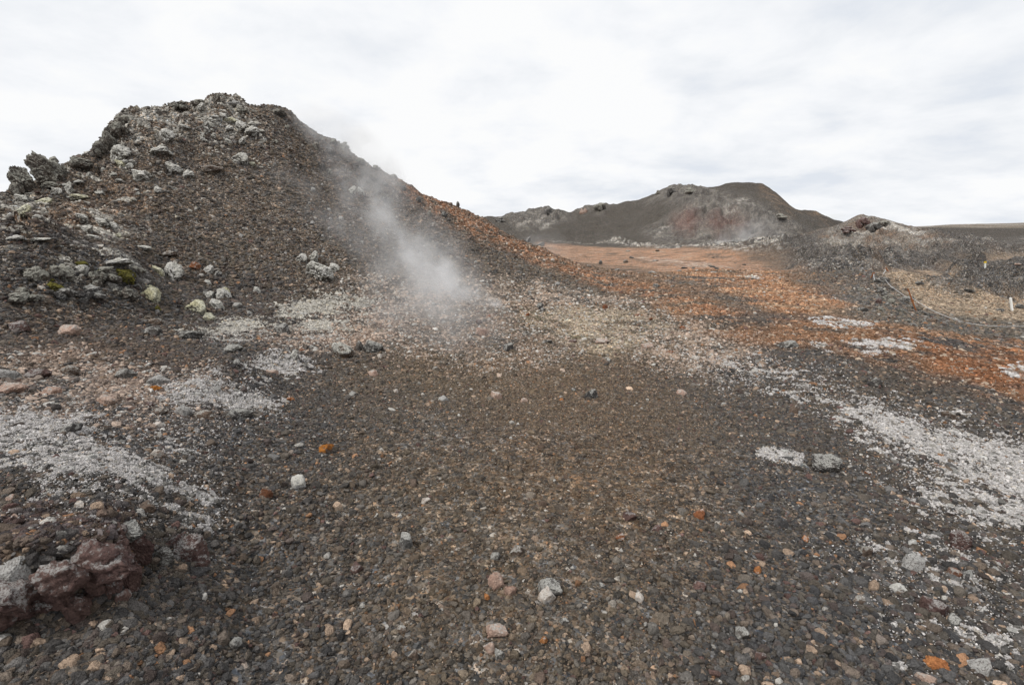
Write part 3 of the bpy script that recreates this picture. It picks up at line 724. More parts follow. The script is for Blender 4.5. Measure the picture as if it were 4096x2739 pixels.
ZF = lambda x, y, w, h: (x / 12.543, y / 12.543 + 350, w / 12.543, h / 12.543)
ZG = lambda x, y, w, h: (x / 10.452, y / 10.452 + 475, w / 10.452, h / 10.452)
Z3 = lambda x, y, w, h: (x / 8.527 + 475, y / 8.527 + 170, w / 8.527, h / 8.527)
Z4 = lambda x, y, w, h: (x / 7.843 + 725, y / 7.843 + 195, w / 7.843, h / 7.843)
Z6 = lambda x, y, w, h: (x / 5.063 + 325, y / 5.063 + 375, w / 5.063, h / 5.063)
Z7 = lambda x, y, w, h: (x / 4.358 + 675, y / 4.358 + 325, w / 4.358, h / 4.358)
Z8 = lambda x, y, w, h: (x / 11.784 + 825, y / 11.784 + 250, w / 11.784, h / 11.784)
# ------------------------------------------------------------------ crags of the left skyline
place('crag', 'tall dark lava pinnacle leaning left at the far left end of the skyline', 'crag', 26, 178, 26, 46, 'crag', 'lump', 2, rot=.2, tilt=.12)
place('crag', 'lower shoulder of dark lava left under the leaning pinnacle', 'crag', 20, 191, 18, 20, 'crag', 'heap', 5)
place('crag', 'broad horned lava crag standing right of the leaning pinnacle', 'crag', 52, 170, 38, 38, 'crag', 'lump', 6, rot=.4)
place('crag', 'pointed lava spike on top of the horned crag', 'crag', 55, 160, 9, 9, 'crag', 'rock', 2)
place('crag', 'round grey lava knob on the right side of the horned crag', 'crag', 63, 172, 12, 13, 'crag', 'lump', 3)
place('slab', 'mushroom shaped lava slab with a pale top below the horned crag', 'rock slab', *ZA(850, 745, 390, 130), 'crag', 'lump', 1, rot=0, sink=0)
place('crag', 'dark overhanging lava block on the skyline between the horned crag and the cliff', 'rock block', *ZA(1370, 365, 480, 240), 'crag', 'lump', 4, rot=0)
place('crag', 'small dark wedge jutting left from the skyline block', 'rock block', *ZA(1190, 390, 150, 120), 'crag', 'rock', 1, rot=0)
place('slab', 'moss edged slab lying on the slope below the mushroom shaped slab', 'rock slab', *ZA(1270, 945, 410, 110), 'crag', 'lump', 1, rot=-.1, moss='cream', cover=.35)
place('slab', 'rusty brown slab with an ochre edge in the middle of the mound slope', 'rock slab', *ZB(1420, 865, 280, 80), 'brown', 'lump', 1, rot=.1)
cl = [(300, 560, 200, 240, 2), (200, 660, 170, 200, 5), (430, 400, 200, 220, 0), (500, 330, 200, 110, 3), (330, 480, 150, 200, 6)]
for i, (a, b, c_, d_, k) in enumerate(cl):
    place('crag', ['dark vertical lava face low on the left cliff of the mound', 'lowest lava buttress at the foot of the left cliff', 'dark lava wall below the moss covered shoulder of the mound',
                   'rounded top of the left cliff beside the pale moss shoulder', 'hollowed lava rib in the middle of the left cliff'][i], 'crag', *ZB(a, b, c_, d_), 'crag', 'heap', k, sink=.3, tilt=.1)
place('crag', 'highest lava knob on the summit of the mound', 'crag', *ZB(1475, 100, 150, 110), 'crag', 'lump', 3, sink=.35)
place('crag', 'dark lava shoulder on the skyline left of the highest knob', 'crag', *ZB(1300, 150, 220, 80), 'crag', 'heap', 5, sink=.35)
place('crag', 'steep sided lava bulge forming the left edge of the summit', 'crag', *ZB(1090, 190, 240, 130), 'crag', 'heap', 6, sink=.35)
place('crag', 'pale crusted lava knob on the skyline right of the summit', 'crag', *ZB(1665, 150, 190, 80), 'lich', 'lump', 0, sink=.35)
place('crag', 'bumpy lava outcrop stepping down right of the summit', 'crag', *ZB(1770, 215, 170, 100), 'crag', 'heap', 7, sink=.35)
place('crag', 'last skyline knob before the steam covered ridge', 'crag', *ZB(2150, 245, 230, 70), 'crag', 'heap', 2, sink=.35)
for i, (x, y, w_, h_) in enumerate([(334, 142, 11, 6), (345, 146, 9, 7), (361, 161, 10, 6), (376, 168, 9, 5), (393, 176, 8, 4)]):
    place('crag', ['misty lava knob at the upper end of the steaming ridge', 'second lava knob down the steaming ridge', 'blocky knob half way down the steaming ridge', 'low knob near the lower end of the steaming ridge', 'lowest knob of the steaming ridge above the rusty flank'][i],
          'crag', x, y, w_ * 1.2, h_ * 1.3, 'crag', 'heap', sink=.3)
place('standing_stone', 'small upright dark stone alone on the rusty skyline', 'stone', 458, 204, 4, 7, 'dark', 'rock', 2)
place('standing_stone', 'dark rock stump beside the steam on the rusty flank', 'stone', 404, 188, 6, 7, 'dark', 'rock', 0)
place('rock', 'dark rock at the bend of the rusty flank skyline', 'rock', 541, 244, 9, 5, 'dark', 'lump', 3)
place('rock', 'dark jagged rock sitting on the lower rusty skyline', 'rock', 528, 239, 6, 6, 'dark', 'rock', 6)

# pale cushions of the summit and slope (picture positions, kinds)
for a_, m_, lb in [((590, 440, 260, 190), 'crag', 'dark broken lava mass in the upper middle of the left outcrop'), ((1000, 480, 300, 190), 'crag', 'large dark lava mass around the yellow green moss clump'),
    ((870, 650, 280, 150), 'dark', 'black lava mass at the foot of the left outcrop'), ((330, 460, 280, 160), 'crag', 'grey lava mass at the left side of the left outcrop'), ((240, 650, 320, 150), 'crag', 'low grey lava mass at the lower left end of the left outcrop'),
    ((1180, 640, 240, 150), 'crag', 'dark lava mass closing the left outcrop at the hollow'), ((620, 640, 240, 120), 'dark', 'dark lava mass under the low olive clump'), ((1290, 430, 170, 110), 'crag', 'grey lava shoulder left of the cream round moss cushion')]:
    place('crag', lb, 'crag', *ZC(*a_), m_, 'heap', sink=.35)
for (a_, m_, lb) in [((1070, 205, 120, 90), 'maroon', 'dark crag at the top of the far crater cone'), ((1160, 245, 150, 80), 'dark', 'broken crag below the top of the far crater cone'), ((1240, 215, 130, 40), 'crag', 'pale crag on the right shoulder of the far crater cone'),
    ((430, 172, 130, 60), 'crag', 'black crag on the right end of the far hill'), ((960, 270, 130, 50), 'maroon', 'dark red crag on the left slope of the far crater cone')]:
    place('crag', lb, 'crag', *Z4(*a_), m_, 'heap', sink=.35)
for (a_, m_, lb) in [((620, 350, 110, 60), 'dark', 'dark crag on the first hump of the far skyline'), ((215, 425, 110, 35), 'dark', 'low black crag at the left end of the far skyline'), ((1060, 310, 130, 45), 'crag', 'crag on the second hump of the far skyline'),
    ((1670, 172, 90, 50), 'dark', 'dark crag on the far hill skyline left of its front top'), ((1560, 190, 60, 28), 'crag', 'small crag low on the far hill skyline'), ((1830, 168, 170, 34), 'crag', 'rugged crag forming the front top of the far hill'), 
    ((920, 350, 90, 40), 'pink', 'pinkish crag left of the second hump of the far skyline')]:
    place('crag', lb, 'crag', *Z3(a_[0], a_[1], a_[2], a_[3] * 1.5), m_, 'heap', sink=.6)
place('crag', 'crumbly dark red scoria bank carrying the maroon boulders at the lower left', 'scoria bank', 88, 558, 104, 46, 'maroon', 'heap', 3, sink=.6)
place('crag', 'low crusty red scoria ledge at the left edge below the near moss sheet', 'scoria bank', 20, 586, 90, 40, 'maroon', 'heap', 5, sink=.6)
for (x_, y_, w_, h_, lb, m_) in [(236, 414, 34, 13, 'dark blue grey rock under the right end of the white moss hump', 'dark'), (205, 415, 22, 10, 'brown rock under the left end of the white moss hump', 'brown'), (186, 410, 15, 12, 'small moss fringed stone at the left tip of the white moss hump', 'lich')]:
    place('rock', lb, 'rock', x_, y_, w_, h_, m_, 'boulder', sink=.4)
mossy = [
 (ZB(930, 505, 150, 110), 'white', 'round pale mossy boulder right of the left cliff of the mound'),
 (ZB(1740, 405, 140, 90), 'white', 'moss topped boulder below the summit on its right side'),
 (ZB(1870, 455, 140, 90), 'white', 'grey mossy boulder touching the right side of the boulder below the summit'),
 (ZB(1565, 290, 90, 60), 'white', 'small mossy knob directly below the highest knob'),
 (ZB(1310, 185, 90, 60), 'white', 'pale angular mossy stone just below the summit skyline'),
 (ZB(1130, 400, 110, 40), 'white', 'flat pale moss cushion between the mossy shoulder and the summit rocks'),
 (ZB(1635, 330, 110, 40), 'cream', 'low wide moss cushion under the summit rocks'),
 (ZB(1760, 760, 160, 100), 'white', 'double grey mossy rock on the upper right slope'),
 (ZB(1880, 805, 70, 45), 'cream', 'pale round moss cushion beside the double grey mossy rock'),
 (ZB(1010, 855, 160, 100), 'white', 'broad mossy rock in the middle left of the mound slope'),
 (ZB(1160, 930, 110, 80), 'white', 'dark boulder with a mossy right side left of the rusty brown slab'),
 (ZB(410, 810, 90, 60), 'cream', 'bright cream moss cushion at the foot of the left cliff'),
 (ZB(870, 670, 170, 90), 'white', 'dark hunched rock with thin moss below the round pale mossy boulder'),
 (ZB(420, 700, 200, 130), 'white', 'large moss grown rock right of the cliff buttress'),
 (ZB(640, 930, 150, 80), 'white', 'ragged moss cushion low on the left part of the slope'),
 (ZA(730, 1010, 210, 90), 'cream', 'cream moss hump left below the mushroom shaped slab'),
 (ZA(380, 970, 190, 120), 'white', 'moss rounded rock at the left end of the crest'),
 (ZA(410, 1150, 170, 130), 'cream', 'bright moss ridge at the left end of the slope'),
 (ZA(1140, 780, 110, 140), 'white', 'narrow upright mossy rock right of the mushroom shaped slab'),
 (ZA(1300, 690, 130, 60), 'white', 'mossy rock in the rubble right of the mushroom shaped slab'),
 (ZA(620, 1265, 110, 60), 'white', 'small moss cushion on rusty gravel near the left edge'),
 (ZA(1350, 1270, 150, 100), 'white', 'pale rounded moss boulder on the rusty left slope'),
 (ZA(1700, 1350, 190, 110), 'white', 'large grey moss mound right of the pale rounded moss boulder'),
 (ZA(1420, 1455, 220, 80), 'white', 'long moss cushion below the large grey moss mound'),
 (ZA(1890, 1420, 110, 110), 'white', 'bulky moss cushion at the right of the moss cluster on the left slope'),
 (ZC(150, 120, 130, 45), 'white', 'pale moss cushion at the left edge below the crest'),
 (ZC(380, 130, 160, 20), 'white', 'thin flat moss cushion at the left below the crest'),
 (ZC(880, 110, 100, 40), 'white', 'lowest cushion of the moss cluster on the left slope'),
 (ZC(1120, 95, 45, 35), 'cream', 'small cream moss knob at the right of the moss cluster'),
 (ZC(1320, 207, 150, 35), 'white', 'long thin moss cushion above the hollow'),
 (ZC(1480, 430, 120, 90), 'cream', 'cream round moss cushion at the upper end of the hollow'),
 (ZC(1625, 450, 170, 140), 'white', 'big pale moss cushion on its rock at the upper end of the hollow'),
 (ZC(1400, 570, 80, 45), 'cream', 'small moss cap above the yellowish cushion in the hollow'),
 (ZC(1430, 655, 150, 110), 'cream', 'yellowish domed moss cushion in the hollow'),
 (ZC(1860, 770, 200, 100), 'cream', 'wide flat cream moss cushion at the lower edge of the hollow'),
 (ZC(1970, 850, 110, 110), 'cream', 'tongue shaped moss cushion joined below the wide flat cushion'),
 (ZC(2100, 655, 110, 85), 'white', 'rounded grey moss cushion right of the wide flat cream cushion'),
 (ZC(2040, 745, 140, 90), 'white', 'moss cushion squeezed between the grey one and the tongue shaped one'),
 (ZC(1960, 650, 110, 50), 'white', 'thin moss cushion above the wide flat cream cushion'),
 (ZC(1955, 415, 100, 60), 'white', 'moss topped stone right of the big pale moss cushion'),
 (ZC(1955, 540, 65, 50), 'white', 'small mossy stone in the scree of the hollow'),
 (ZC(1180, 470, 130, 105), 'olive', 'yellow green moss clump hanging on the dark outcrop'),
 (ZC(550, 600, 130, 110), 'olive', 'olive moss clump low on the dark outcrop at the left'),
 (ZC(780, 350, 90, 50), 'olive', 'olive moss tuft at the top of the dark outcrop'),
 (ZC(930, 435, 50, 40), 'olive', 'small olive moss tuft between the two larger green clumps'),
 (ZC(1480, 780, 50, 50), 'olive', 'little ochre moss tuft below the yellowish domed cushion'),
 (ZC(490, 510, 50, 35), 'olive', 'tiny olive tuft above the low olive clump'),
 (ZC(1120, 340, 200, 60), 'white', 'long white moss band over the dark outcrop'),
 (ZC(770, 410, 110, 60), 'white', 'grey moss cushion in the upper middle of the dark outcrop'),
 (ZC(850, 580, 100, 45), 'white', 'grey moss cushion in the lower middle of the dark outcrop'),
 (ZD(300, 150, 60, 60), 'white', 'small mossy stone above the pale moss sheet'),
 (ZD(20, 180, 60, 90), 'cream', 'moss stone at the right edge of the scree hollow'),
 (ZD(650, 750, 80, 80), 'white', 'dark stone with a moss fringe right of the round moss patch'),
 ((303, 258, 10, 7), 'white', 'left one of the moss boulders in the middle of the slope'),
 ((321, 270, 22, 15), 'white', 'largest moss boulder in the middle of the slope'),
 ((314, 256, 9, 8), 'white', 'upper one of the moss boulders in the middle of the slope'),
 ((334, 268, 10, 7), 'white', 'right one of the moss boulders in the middle of the slope'),
 ((352, 190, 9, 6), 'white', 'pale stone streaked with moss under the steaming ridge'),
 ((361, 191, 6, 7), 'white', 'upright mossy stone under the steaming ridge'),
]
for bx, mk, lb in mossy:
    x, y, w_, h_ = bx
    cushion = mk != 'white' or 'cushion' in lb
    place('moss_cushion' if cushion else 'mossy_rock', lb, 'moss cushion' if cushion else 'mossy rock', x, y, w_ * (1.25 if y < 300 else 1.05), h_ * 1.3, 'crag' if mk != 'olive' else 'dark', 'lump', None, moss=mk, cover=-.25 if cushion else -.02, thick=.09, sink=.3)

# ------------------------------------------------------------------ rocks of the hollow, ground and foreground
rocks = [
 (ZC(1440, 905, 140, 60), 'brown', 'lump', 'dark slab with ochre edges below the yellowish moss cushion'),
 (ZC(1435, 985, 170, 90), 'dark', 'rock', 'nearly black rock below the hollow, left of two'),
 (ZC(1800, 1030, 220, 100), 'dark', 'lump', 'long dark rock lying on pale moss below the hollow'),
 (ZC(170, 950, 200, 100), 'maroon', 'lump', 'dark red hollow rock at the left edge'),
 (ZC(660, 990, 180, 110), 'pink', 'lump', 'pinkish brown rock on the rusty left ground'),
 (ZC(580, 195, 70, 30), 'dark', 'lump', 'small dark rock under the pale cushion at the left edge'),
 (ZC(1030, 115, 50, 50), 'maroon', 'rock', 'reddish stone beside the moss cluster'),
 (ZC(1830, 375, 110, 80), 'rust', 'rock', 'rusty topped boulder in the scree right of the big moss cushion'),
 (ZC(1590, 270, 160, 70), 'brown', 'lump', 'brown block with pale edges above the hollow'),
 (ZC(2050, 460, 90, 70), 'dark', 'rock', 'dark grey boulder in the scree right of the rusty topped boulder'),
 (ZC(2230, 760, 80, 70), 'grey', 'lump', 'grey boulder right of the moss cushions of the hollow'),
 (ZC(1060, 570, 120, 100), 'grey', 'lump', 'grey domed rock under the yellow green moss clump'),
 (ZC(1290, 560, 90, 80), 'dark', 'lump', 'dark hollow rock below the yellow green moss clump'),
 (ZD(545, 510, 150, 110), 'dark', 'lump', 'black lava rock on moss gravel left of the plume'),
 (ZD(1105, 710, 210, 140), 'brown', 'lump', 'domed brown rock with a pale lichen top in the middle ground'),
 (ZD(1400, 670, 210, 130), 'grey', 'lump', 'grey blocky rock right of the domed brown rock'),
 (ZD(1260, 660, 90, 100), 'grey', 'rock', 'small grey rock between the domed brown rock and the blocky one'),
 (ZD(1450, 755, 60, 45), 'pale', 'rock', 'white stone in front of the grey blocky rock'),
 (ZD(1385, 910, 110, 60), 'pink', 'rock', 'flat pinkish stone half buried in front of the blocky rock'),
 (ZD(450, 910, 120, 80), 'pink', 'rock', 'pink stone below the round moss patch'),
 (ZD(720, 700, 60, 40), 'rust', 'rock', 'little rusty stone left of the domed brown rock'),
 (ZD(610, 1155, 80, 60), 'orange', 'rock', 'orange tinged stone right of the white moss hump'),
 (ZD(1200, 1110, 100, 50), 'grey', 'rock', 'thin grey slab in the brown gravel of the middle ground'),
 (ZD(1600, 1080, 60, 40), 'pale', 'rock', 'small pale stone at the edge of the steam'),
 (ZD(2050, 1155, 110, 60), 'lich', 'rock', 'lichen covered stone at the right of the steam shadow'),
 (ZD(1400, 460, 90, 50), 'brown', 'rock', 'brown stone near the vent, left of the pinkish one'),
 (ZD(1700, 435, 70, 30), 'pink', 'rock', 'pale pink stone near the vent'),
 (ZD(1100, 330, 80, 40), 'brown', 'rock', 'brown stone on the pale moss sheet'),
 (ZD(60, 1310, 150, 120), 'dark', 'rock', 'dark blue grey boulder below the white moss hump'),
 (ZD(110, 820, 80, 70), 'dark', 'rock', 'dark stone left of the round moss patch'),
 (ZD(80, 690, 150, 80), 'grey', 'lump', 'grey mossy lump at the left of the round moss patch'),
 (ZE(310, 550, 130, 105), 'dark', 'rock', 'near black boulder in front of the vent, largest of the dark ones'),
 (ZE(690, 500, 95, 50), 'dark', 'rock', 'low black boulder right of the largest dark one'),
 (ZE(610, 175, 65, 75), 'dark', 'lump', 'upright dark boulder at the back of the vent area'),
 (ZE(635, 205, 60, 50), 'dark', 'rock', 'dark stone leaning on the upright boulder'),
 (ZE(1215, 180, 65, 55), 'rust', 'lump', 'rust red rock behind the pale flat'),
 (ZE(1525, 253, 55, 25), 'rust', 'rock', 'small rust red stone right of the pale flat'),
 (ZE(490, 250, 50, 40), 'rust', 'rock', 'rust brown stone behind the pinkish rubble'),
 (ZE(130, 265, 55, 35), 'rust', 'rock', 'rust brown stone in the steam'),
 (ZE(30, 320, 70, 60), 'maroon', 'lump', 'dark red lump in the steam'),
 (ZE(65, 415, 130, 90), 'pink', 'lump', 'pinkish domed rock in the steam'),
 (ZE(840, 570, 90, 35), 'brown', 'rock', 'brown stone in the pinkish rubble before the pale flat'),
 (ZE(925, 500, 80, 40), 'maroon', 'rock', 'maroon stone at the near edge of the pale flat'),
 (ZE(1190, 500, 140, 50), 'pink', 'lump', 'pale pink crust at the near edge of the pale flat'),
 (ZE(870, 465, 80, 30), 'pink', 'rock', 'thin pink slab at the near edge of the pale flat'),
 (ZE(1610, 545, 160, 45), 'pink', 'lump', 'broken pinkish slab right of the pale flat'),
 (ZE(1940, 370, 60, 40), 'rust', 'rock', 'rusty stone right of the dark moss mats'),
 (ZE(1645, 290, 50, 35), 'rust', 'rock', 'rusty lump above the dark moss mats'),
 (ZE(1825, 600, 100, 35), 'rust', 'rock', 'rusty flake in the pale rubble right of the flat'),
 (ZE(2060, 655, 80, 40), 'pale', 'rock', 'white stone in the pale rubble at the right'),
 (ZE(1250, 675, 60, 45), 'grey', 'rock', 'grey stone alone in the brown gravel below the pale flat'),
 (ZE(205, 1005, 120, 60), 'pink', 'rock', 'flat tan stone in the brown gravel'),
 (ZE(460, 1050, 70, 50), 'pink', 'rock', 'tan stone right of the flat tan stone'),
 (ZE(1090, 1000, 130, 90), 'dark', 'lump', 'blue black clinker in the middle of the brown gravel'),
 (ZE(930, 955, 60, 30), 'dark', 'rock', 'small black stone left of the blue black clinker'),
 (ZE(815, 1050, 45, 30), 'orange', 'rock', 'small orange stone left of the blue black clinker'),
 (ZE(1945, 980, 110, 50), 'pink', 'rock', 'flat pale brown stone right in the middle ground'),
 (ZF(870, 255, 260, 140), 'brown', 'lump', 'smooth dark brown boulder in the pinkish rubble at the left'),
 (ZF(480, 300, 330, 120), 'maroon', 'lump', 'long maroon rock at the left edge of the pinkish rubble'),
 (ZF(650, 490, 230, 110), 'pink', 'rock', 'cracked pale pink rock in the rubble at the left'),
 (ZF(120, 300, 260, 150), 'lich', 'lump', 'lichen grown boulder at the left edge of the rubble'),
 (ZF(150, 480, 320, 130), 'pink', 'lump', 'layered pink ledge at the left edge of the rubble'),
 (ZF(1580, 290, 260, 130), 'grey', 'lump', 'arched grey slab with a dark hollow under it'),
 (ZF(2010, 360, 300, 120), 'lich', 'lump', 'long lichen crusted rock above the white moss hump'),
 (ZF(1360, 620, 260, 130), 'pink', 'lump', 'crumbling tan rock in the middle of the rubble'),
 (ZF(1970, 480, 150, 70), 'rust', 'lump', 'ochre mossy stone above the white moss hump'),
 (ZF(1620, 720, 150, 70), 'pink', 'rock', 'tan flake above the grey moss sheet'),
 (ZF(1880, 670, 130, 70), 'maroon', 'rock', 'reddish stone left below the white moss hump'),
 (ZF(910, 970, 270, 140), 'dark', 'rock', 'black slab at the upper edge of the near moss sheet'),
 (ZF(1030, 1050, 110, 60), 'brown', 'rock', 'brown stone touching the black slab'),
 (ZF(1500, 1100, 150, 100), 'dark', 'rock', 'black angular stone right of the near moss sheet'),
 (ZF(1985, 920, 130, 55), 'pale', 'rock', 'cream oval stone below the white moss hump'),
 (ZF(1950, 1300, 190, 130), 'pale', 'lump', 'white and tan rock lying on dark gravel'),
 (ZF(1830, 1360, 80, 80), 'pink', 'rock', 'tan stone left of the white and tan rock'),
 (ZF(620, 1460, 130, 110), 'dark', 'rock', 'round dark stone inside the near moss sheet'),
 (ZF(2000, 1060, 130, 100), 'brown', 'rock', 'brown stone below the cream oval stone'),
 (ZF(2010, 770, 190, 90), 'brown', 'lump', 'brown rock at the left foot of the white moss hump'),
 (ZG(835, 305, 130, 110), 'pale', 'rock', 'bright cream and orange stone below the near moss sheet'),
 (ZG(110, 235, 100, 70), 'pink', 'rock', 'orange tan stone at the left edge below the moss'),
 (ZG(260, 310, 55, 50), 'pale', 'rock', 'small cream stone near the left edge'),
 (ZG(150, 425, 110, 50), 'pink', 'rock', 'tan stone with lichen at the left edge'),
 (ZG(1340, 560, 330, 130), 'grey', 'lump', 'smooth grey curved slab on top of the maroon outcrop'),
 (ZG(1250, 610, 170, 110), 'maroon', 'rock', 'maroon block under the grey curved slab'),
 (ZG(1450, 700, 280, 260), 'maroon', 'lump', 'large maroon scoria face right under the grey curved slab'),
 (ZG(1340, 970, 280, 330), 'maroon', 'lump', 'big maroon scoria boulder at the right end of the near outcrop'),
 (ZG(1130, 1120, 270, 230), 'maroon', 'lump', 'rounded maroon scoria block beside the big maroon boulder'),
 (ZG(860, 1330, 330, 240), 'maroon', 'lump', 'lowest maroon scoria block of the near outcrop'),
 (ZG(760, 1265, 150, 90), 'grey', 'rock', 'pale grey stone perched on the lowest maroon block'),
 (ZG(160, 950, 330, 300), 'lich', 'lump', 'big lichen covered boulder at the left edge'),
 (ZG(430, 1290, 350, 180), 'maroon', 'lump', 'dark crumbling rock left of the lowest maroon block'),
 (ZG(640, 760, 170, 80), 'grey', 'rock', 'smooth grey stone above the maroon outcrop'),
 (ZG(640, 610, 150, 120), 'grey', 'rock', 'grey angular stone among cinders above the outcrop'),
 (ZG(820, 815, 110, 60), 'grey', 'rock', 'pale grey chip on the maroon outcrop'),
 (ZG(965, 875, 70, 110), 'grey', 'rock', 'upright grey stone on the maroon outcrop'),
 (ZG(1720, 830, 230, 170), 'grey', 'lump', 'blue grey rock right of the maroon outcrop'),
 (ZG(1550, 320, 180, 130), 'brown', 'rock', 'grey brown boulder right of the near moss sheet'),
 (ZG(1460, 400, 130, 100), 'grey', 'rock', 'round grey stone at the lower right of the near moss sheet'),
 (ZG(1270, 1230, 170, 130), 'maroon', 'rock', 'small maroon stone at the foot of the big maroon boulder'),
 (ZG(430, 970, 100, 80), 'grey', 'rock', 'stone with a lichen rim left of the outcrop'),
 (ZG(40, 1290, 80, 70), 'pale', 'rock', 'cream stone at the left edge near the bottom'),
 ((194, 550, 28, 26), 'maroon', 'lump', 'maroon and grey boulder right of the near outcrop'),
 ((177, 540, 16, 14), 'maroon', 'rock', 'smaller maroon stone beside the maroon and grey boulder'),
 ((299, 482, 17, 12), 'lich', 'rock', 'boulder with a white lichen cap on dark gravel'),
 ((266, 492, 15, 12), 'rust', 'rock', 'brick red stone left of the white capped boulder'),
 ((327, 448, 17, 10), 'brown', 'rock', 'stone wearing orange moss'),
 ((549, 585, 26, 16), 'grey', 'rock', 'broad grey brown stone behind the white stone in the foreground'),
 ((547, 593, 18, 14), 'pale', 'rock', 'bright white stone in the middle of the foreground'),
 (Z6(870, 1040, 90, 60), 'pink', 'rock', 'flat pinkish brown stone left of the white foreground stone'),
 (Z6(820, 1120, 32, 40), 'orange', 'rock', 'small orange stone left of the white foreground stone'),
 (Z6(865, 1285, 120, 60), 'pink', 'rock', 'white speckled brown slab at the bottom centre'),
 (Z6(885, 1410, 60, 60), 'grey', 'rock', 'grey egg shaped stone at the bottom centre'),
 (Z6(830, 1370, 70, 60), 'pink', 'rock', 'pinkish stone left of the grey egg shaped stone'),
 (Z6(410, 830, 95, 75), 'grey', 'rock', 'square grey stone with a pale spot left in the foreground'),
 (Z6(512, 628, 62, 36), 'pale', 'rock', 'white lichen stone in the fine gravel'),
 (Z6(868, 100, 65, 45), 'pink', 'rock', 'tan stone at the upper middle of the gravel'),
 (Z6(970, 880, 80, 50), 'brown', 'rock', 'flat brown stone in the centre of the foreground'),
 (Z6(865, 910, 55, 50), 'grey', 'rock', 'round grey stone in the centre of the foreground'),
 (Z6(945, 1085, 70, 50), 'pink', 'rock', 'brown stone touching the flat pinkish one'),
 (Z6(1540, 705, 90, 50), 'maroon', 'rock', 'flat maroon stone with white flecks right of centre'),
 (Z6(1497, 812, 55, 35), 'rust', 'rock', 'salmon pink stone right of centre'),
 (Z6(1680, 770, 60, 40), 'maroon', 'rock', 'dark maroon stone right of the salmon pink one'),
 (Z6(385, 1280, 60, 35), 'brown', 'rock', 'brown oval stone at the lower left of the centre'),
 (Z6(445, 1410, 55, 60), 'brown', 'rock', 'mottled ochre stone at the lower left of the centre'),
 (Z6(1595, 1120, 50, 40), 'pale', 'rock', 'thin pale flake right of the white foreground stone'),
 (Z6(1405, 1065, 40, 35), 'grey', 'rock', 'dark grey block right of the white foreground stone'),
 (Z6(160, 970, 70, 60), 'maroon', 'rock', 'maroon stone at the left of the centre gravel'),
 (Z6(1210, 1240, 50, 35), 'grey', 'rock', 'blue grey oval stone below the white foreground stone'),
 (Z6(1105, 1335, 48, 36), 'orange', 'rock', 'orange banded stone at the bottom centre right'),
 ((235, 641, 15, 12), 'grey', 'rock', 'angular grey brown stone at the bottom left of the gravel'),
 (Z7(565, 928, 38, 30), 'orange', 'rock', 'bright orange stone in the right foreground'),
 (Z7(830, 975, 55, 65), 'brown', 'rock', 'brown angular stone in the right foreground'),
 (Z7(1245, 935, 130, 80), 'maroon', 'lump', 'big maroon flat rock with lichen at the right'),
 (Z7(1135, 1225, 110, 80), 'maroon', 'rock', 'maroon boulder in the lower right cobbles'),
 (Z7(1030, 1030, 100, 80), 'lich', 'rock', 'lichen ringed stone in the right cobbles'),
 (Z7(970, 1145, 60, 45), 'pale', 'rock', 'white capped stone in the lower right cobbles'),
 (Z7(1130, 1470, 90, 55), 'orange', 'lump', 'orange hollow stone at the bottom right'),
 (Z7(1100, 1540, 90, 50), 'pink', 'rock', 'tan stone at the bottom edge on the right'),
 (Z7(1330, 1470, 110, 80), 'lich', 'rock', 'white crusted stone at the bottom right corner'),
 (Z7(370, 1435, 60, 55), 'maroon', 'rock', 'pinkish maroon stone at the bottom right of the centre'),
 (Z7(290, 1330, 75, 50), 'grey', 'rock', 'blue grey stone above the pinkish maroon one'),
 (Z7(515, 365, 45, 55), 'brown', 'rock', 'dark brown standing stone in the right middle ground'),
 (Z7(110, 1130, 60, 45), 'maroon', 'rock', 'maroon stone with a white spot right of the white foreground stone'),
 (Z7(110, 815, 60, 50), 'rust', 'rock', 'red stone right of the centre gravel'),
 (Z7(840, 645, 28, 25), 'rust', 'rock', 'small brick red stone below the lone white patch'),
 (Z7(650, 600, 140, 70), 'dark', 'lump', 'dark crumbly rock right of the lone white patch'),
 (Z7(525, 165, 45, 40), 'dark', 'rock', 'black boulder on the skyline of the near gravel'),
 (Z7(490, 85, 90, 35), 'dark', 'lump', 'flat black slab on orange gravel'),
 (Z7(865, 250, 60, 50), 'dark', 'lump', 'black boulder below the orange slope'),
 (Z7(1200, 390, 70, 40), 'brown', 'lump', 'mossy brown rock beside the white moss sheet'),
 (Z7(1210, 1075, 65, 45), 'rust', 'rock', 'rusty stone beside the lichen ringed one'),
 (Z7(800, 1190, 60, 40), 'brown', 'rock', 'banded brown stone in the lower right cobbles'),
 (Z7(360, 1060, 40, 35), 'orange', 'rock', 'ochre stone in the right foreground gravel'),
 (Z7(1210, 1275, 75, 45), 'grey', 'rock', 'smooth blue grey stone in the lower right cobbles'),
 # the plain
 (Z3(1285, 778, 50, 32), 'brown', 'lump', 'dark brown boulder in the middle of the orange plain'),
 (Z3(1208, 848, 45, 28), 'dark', 'rock', 'black boulder at the near edge of the orange plain'),
 (Z3(1505, 870, 70, 25), 'grey', 'rock', 'flat grey slab right of the black boulder on the plain'),
 (Z3(2030, 820, 50, 25), 'dark', 'lump', 'dark boulder at the right part of the orange plain'),
 (Z3(1550, 985, 75, 35), 'dark', 'lump', 'black rock at the near foot of the orange plain'),
 (Z3(1680, 990, 45, 25), 'dark', 'rock', 'small black rock right of the black rock at the foot of the plain'),
 (Z3(1790, 830, 70, 18), 'dark', 'lump', 'low dark rock in the middle right of the plain'),
 (Z3(1545, 768, 60, 14), 'dark', 'rock', 'thin dark slab in the middle of the plain'),
 (Z3(1310, 686, 45, 12), 'grey', 'rock', 'pale grey slab at the far edge of the plain'),
 (Z3(1070, 785, 35, 40), 'dark', 'lump', 'dark rock on the near flank of the plain'),
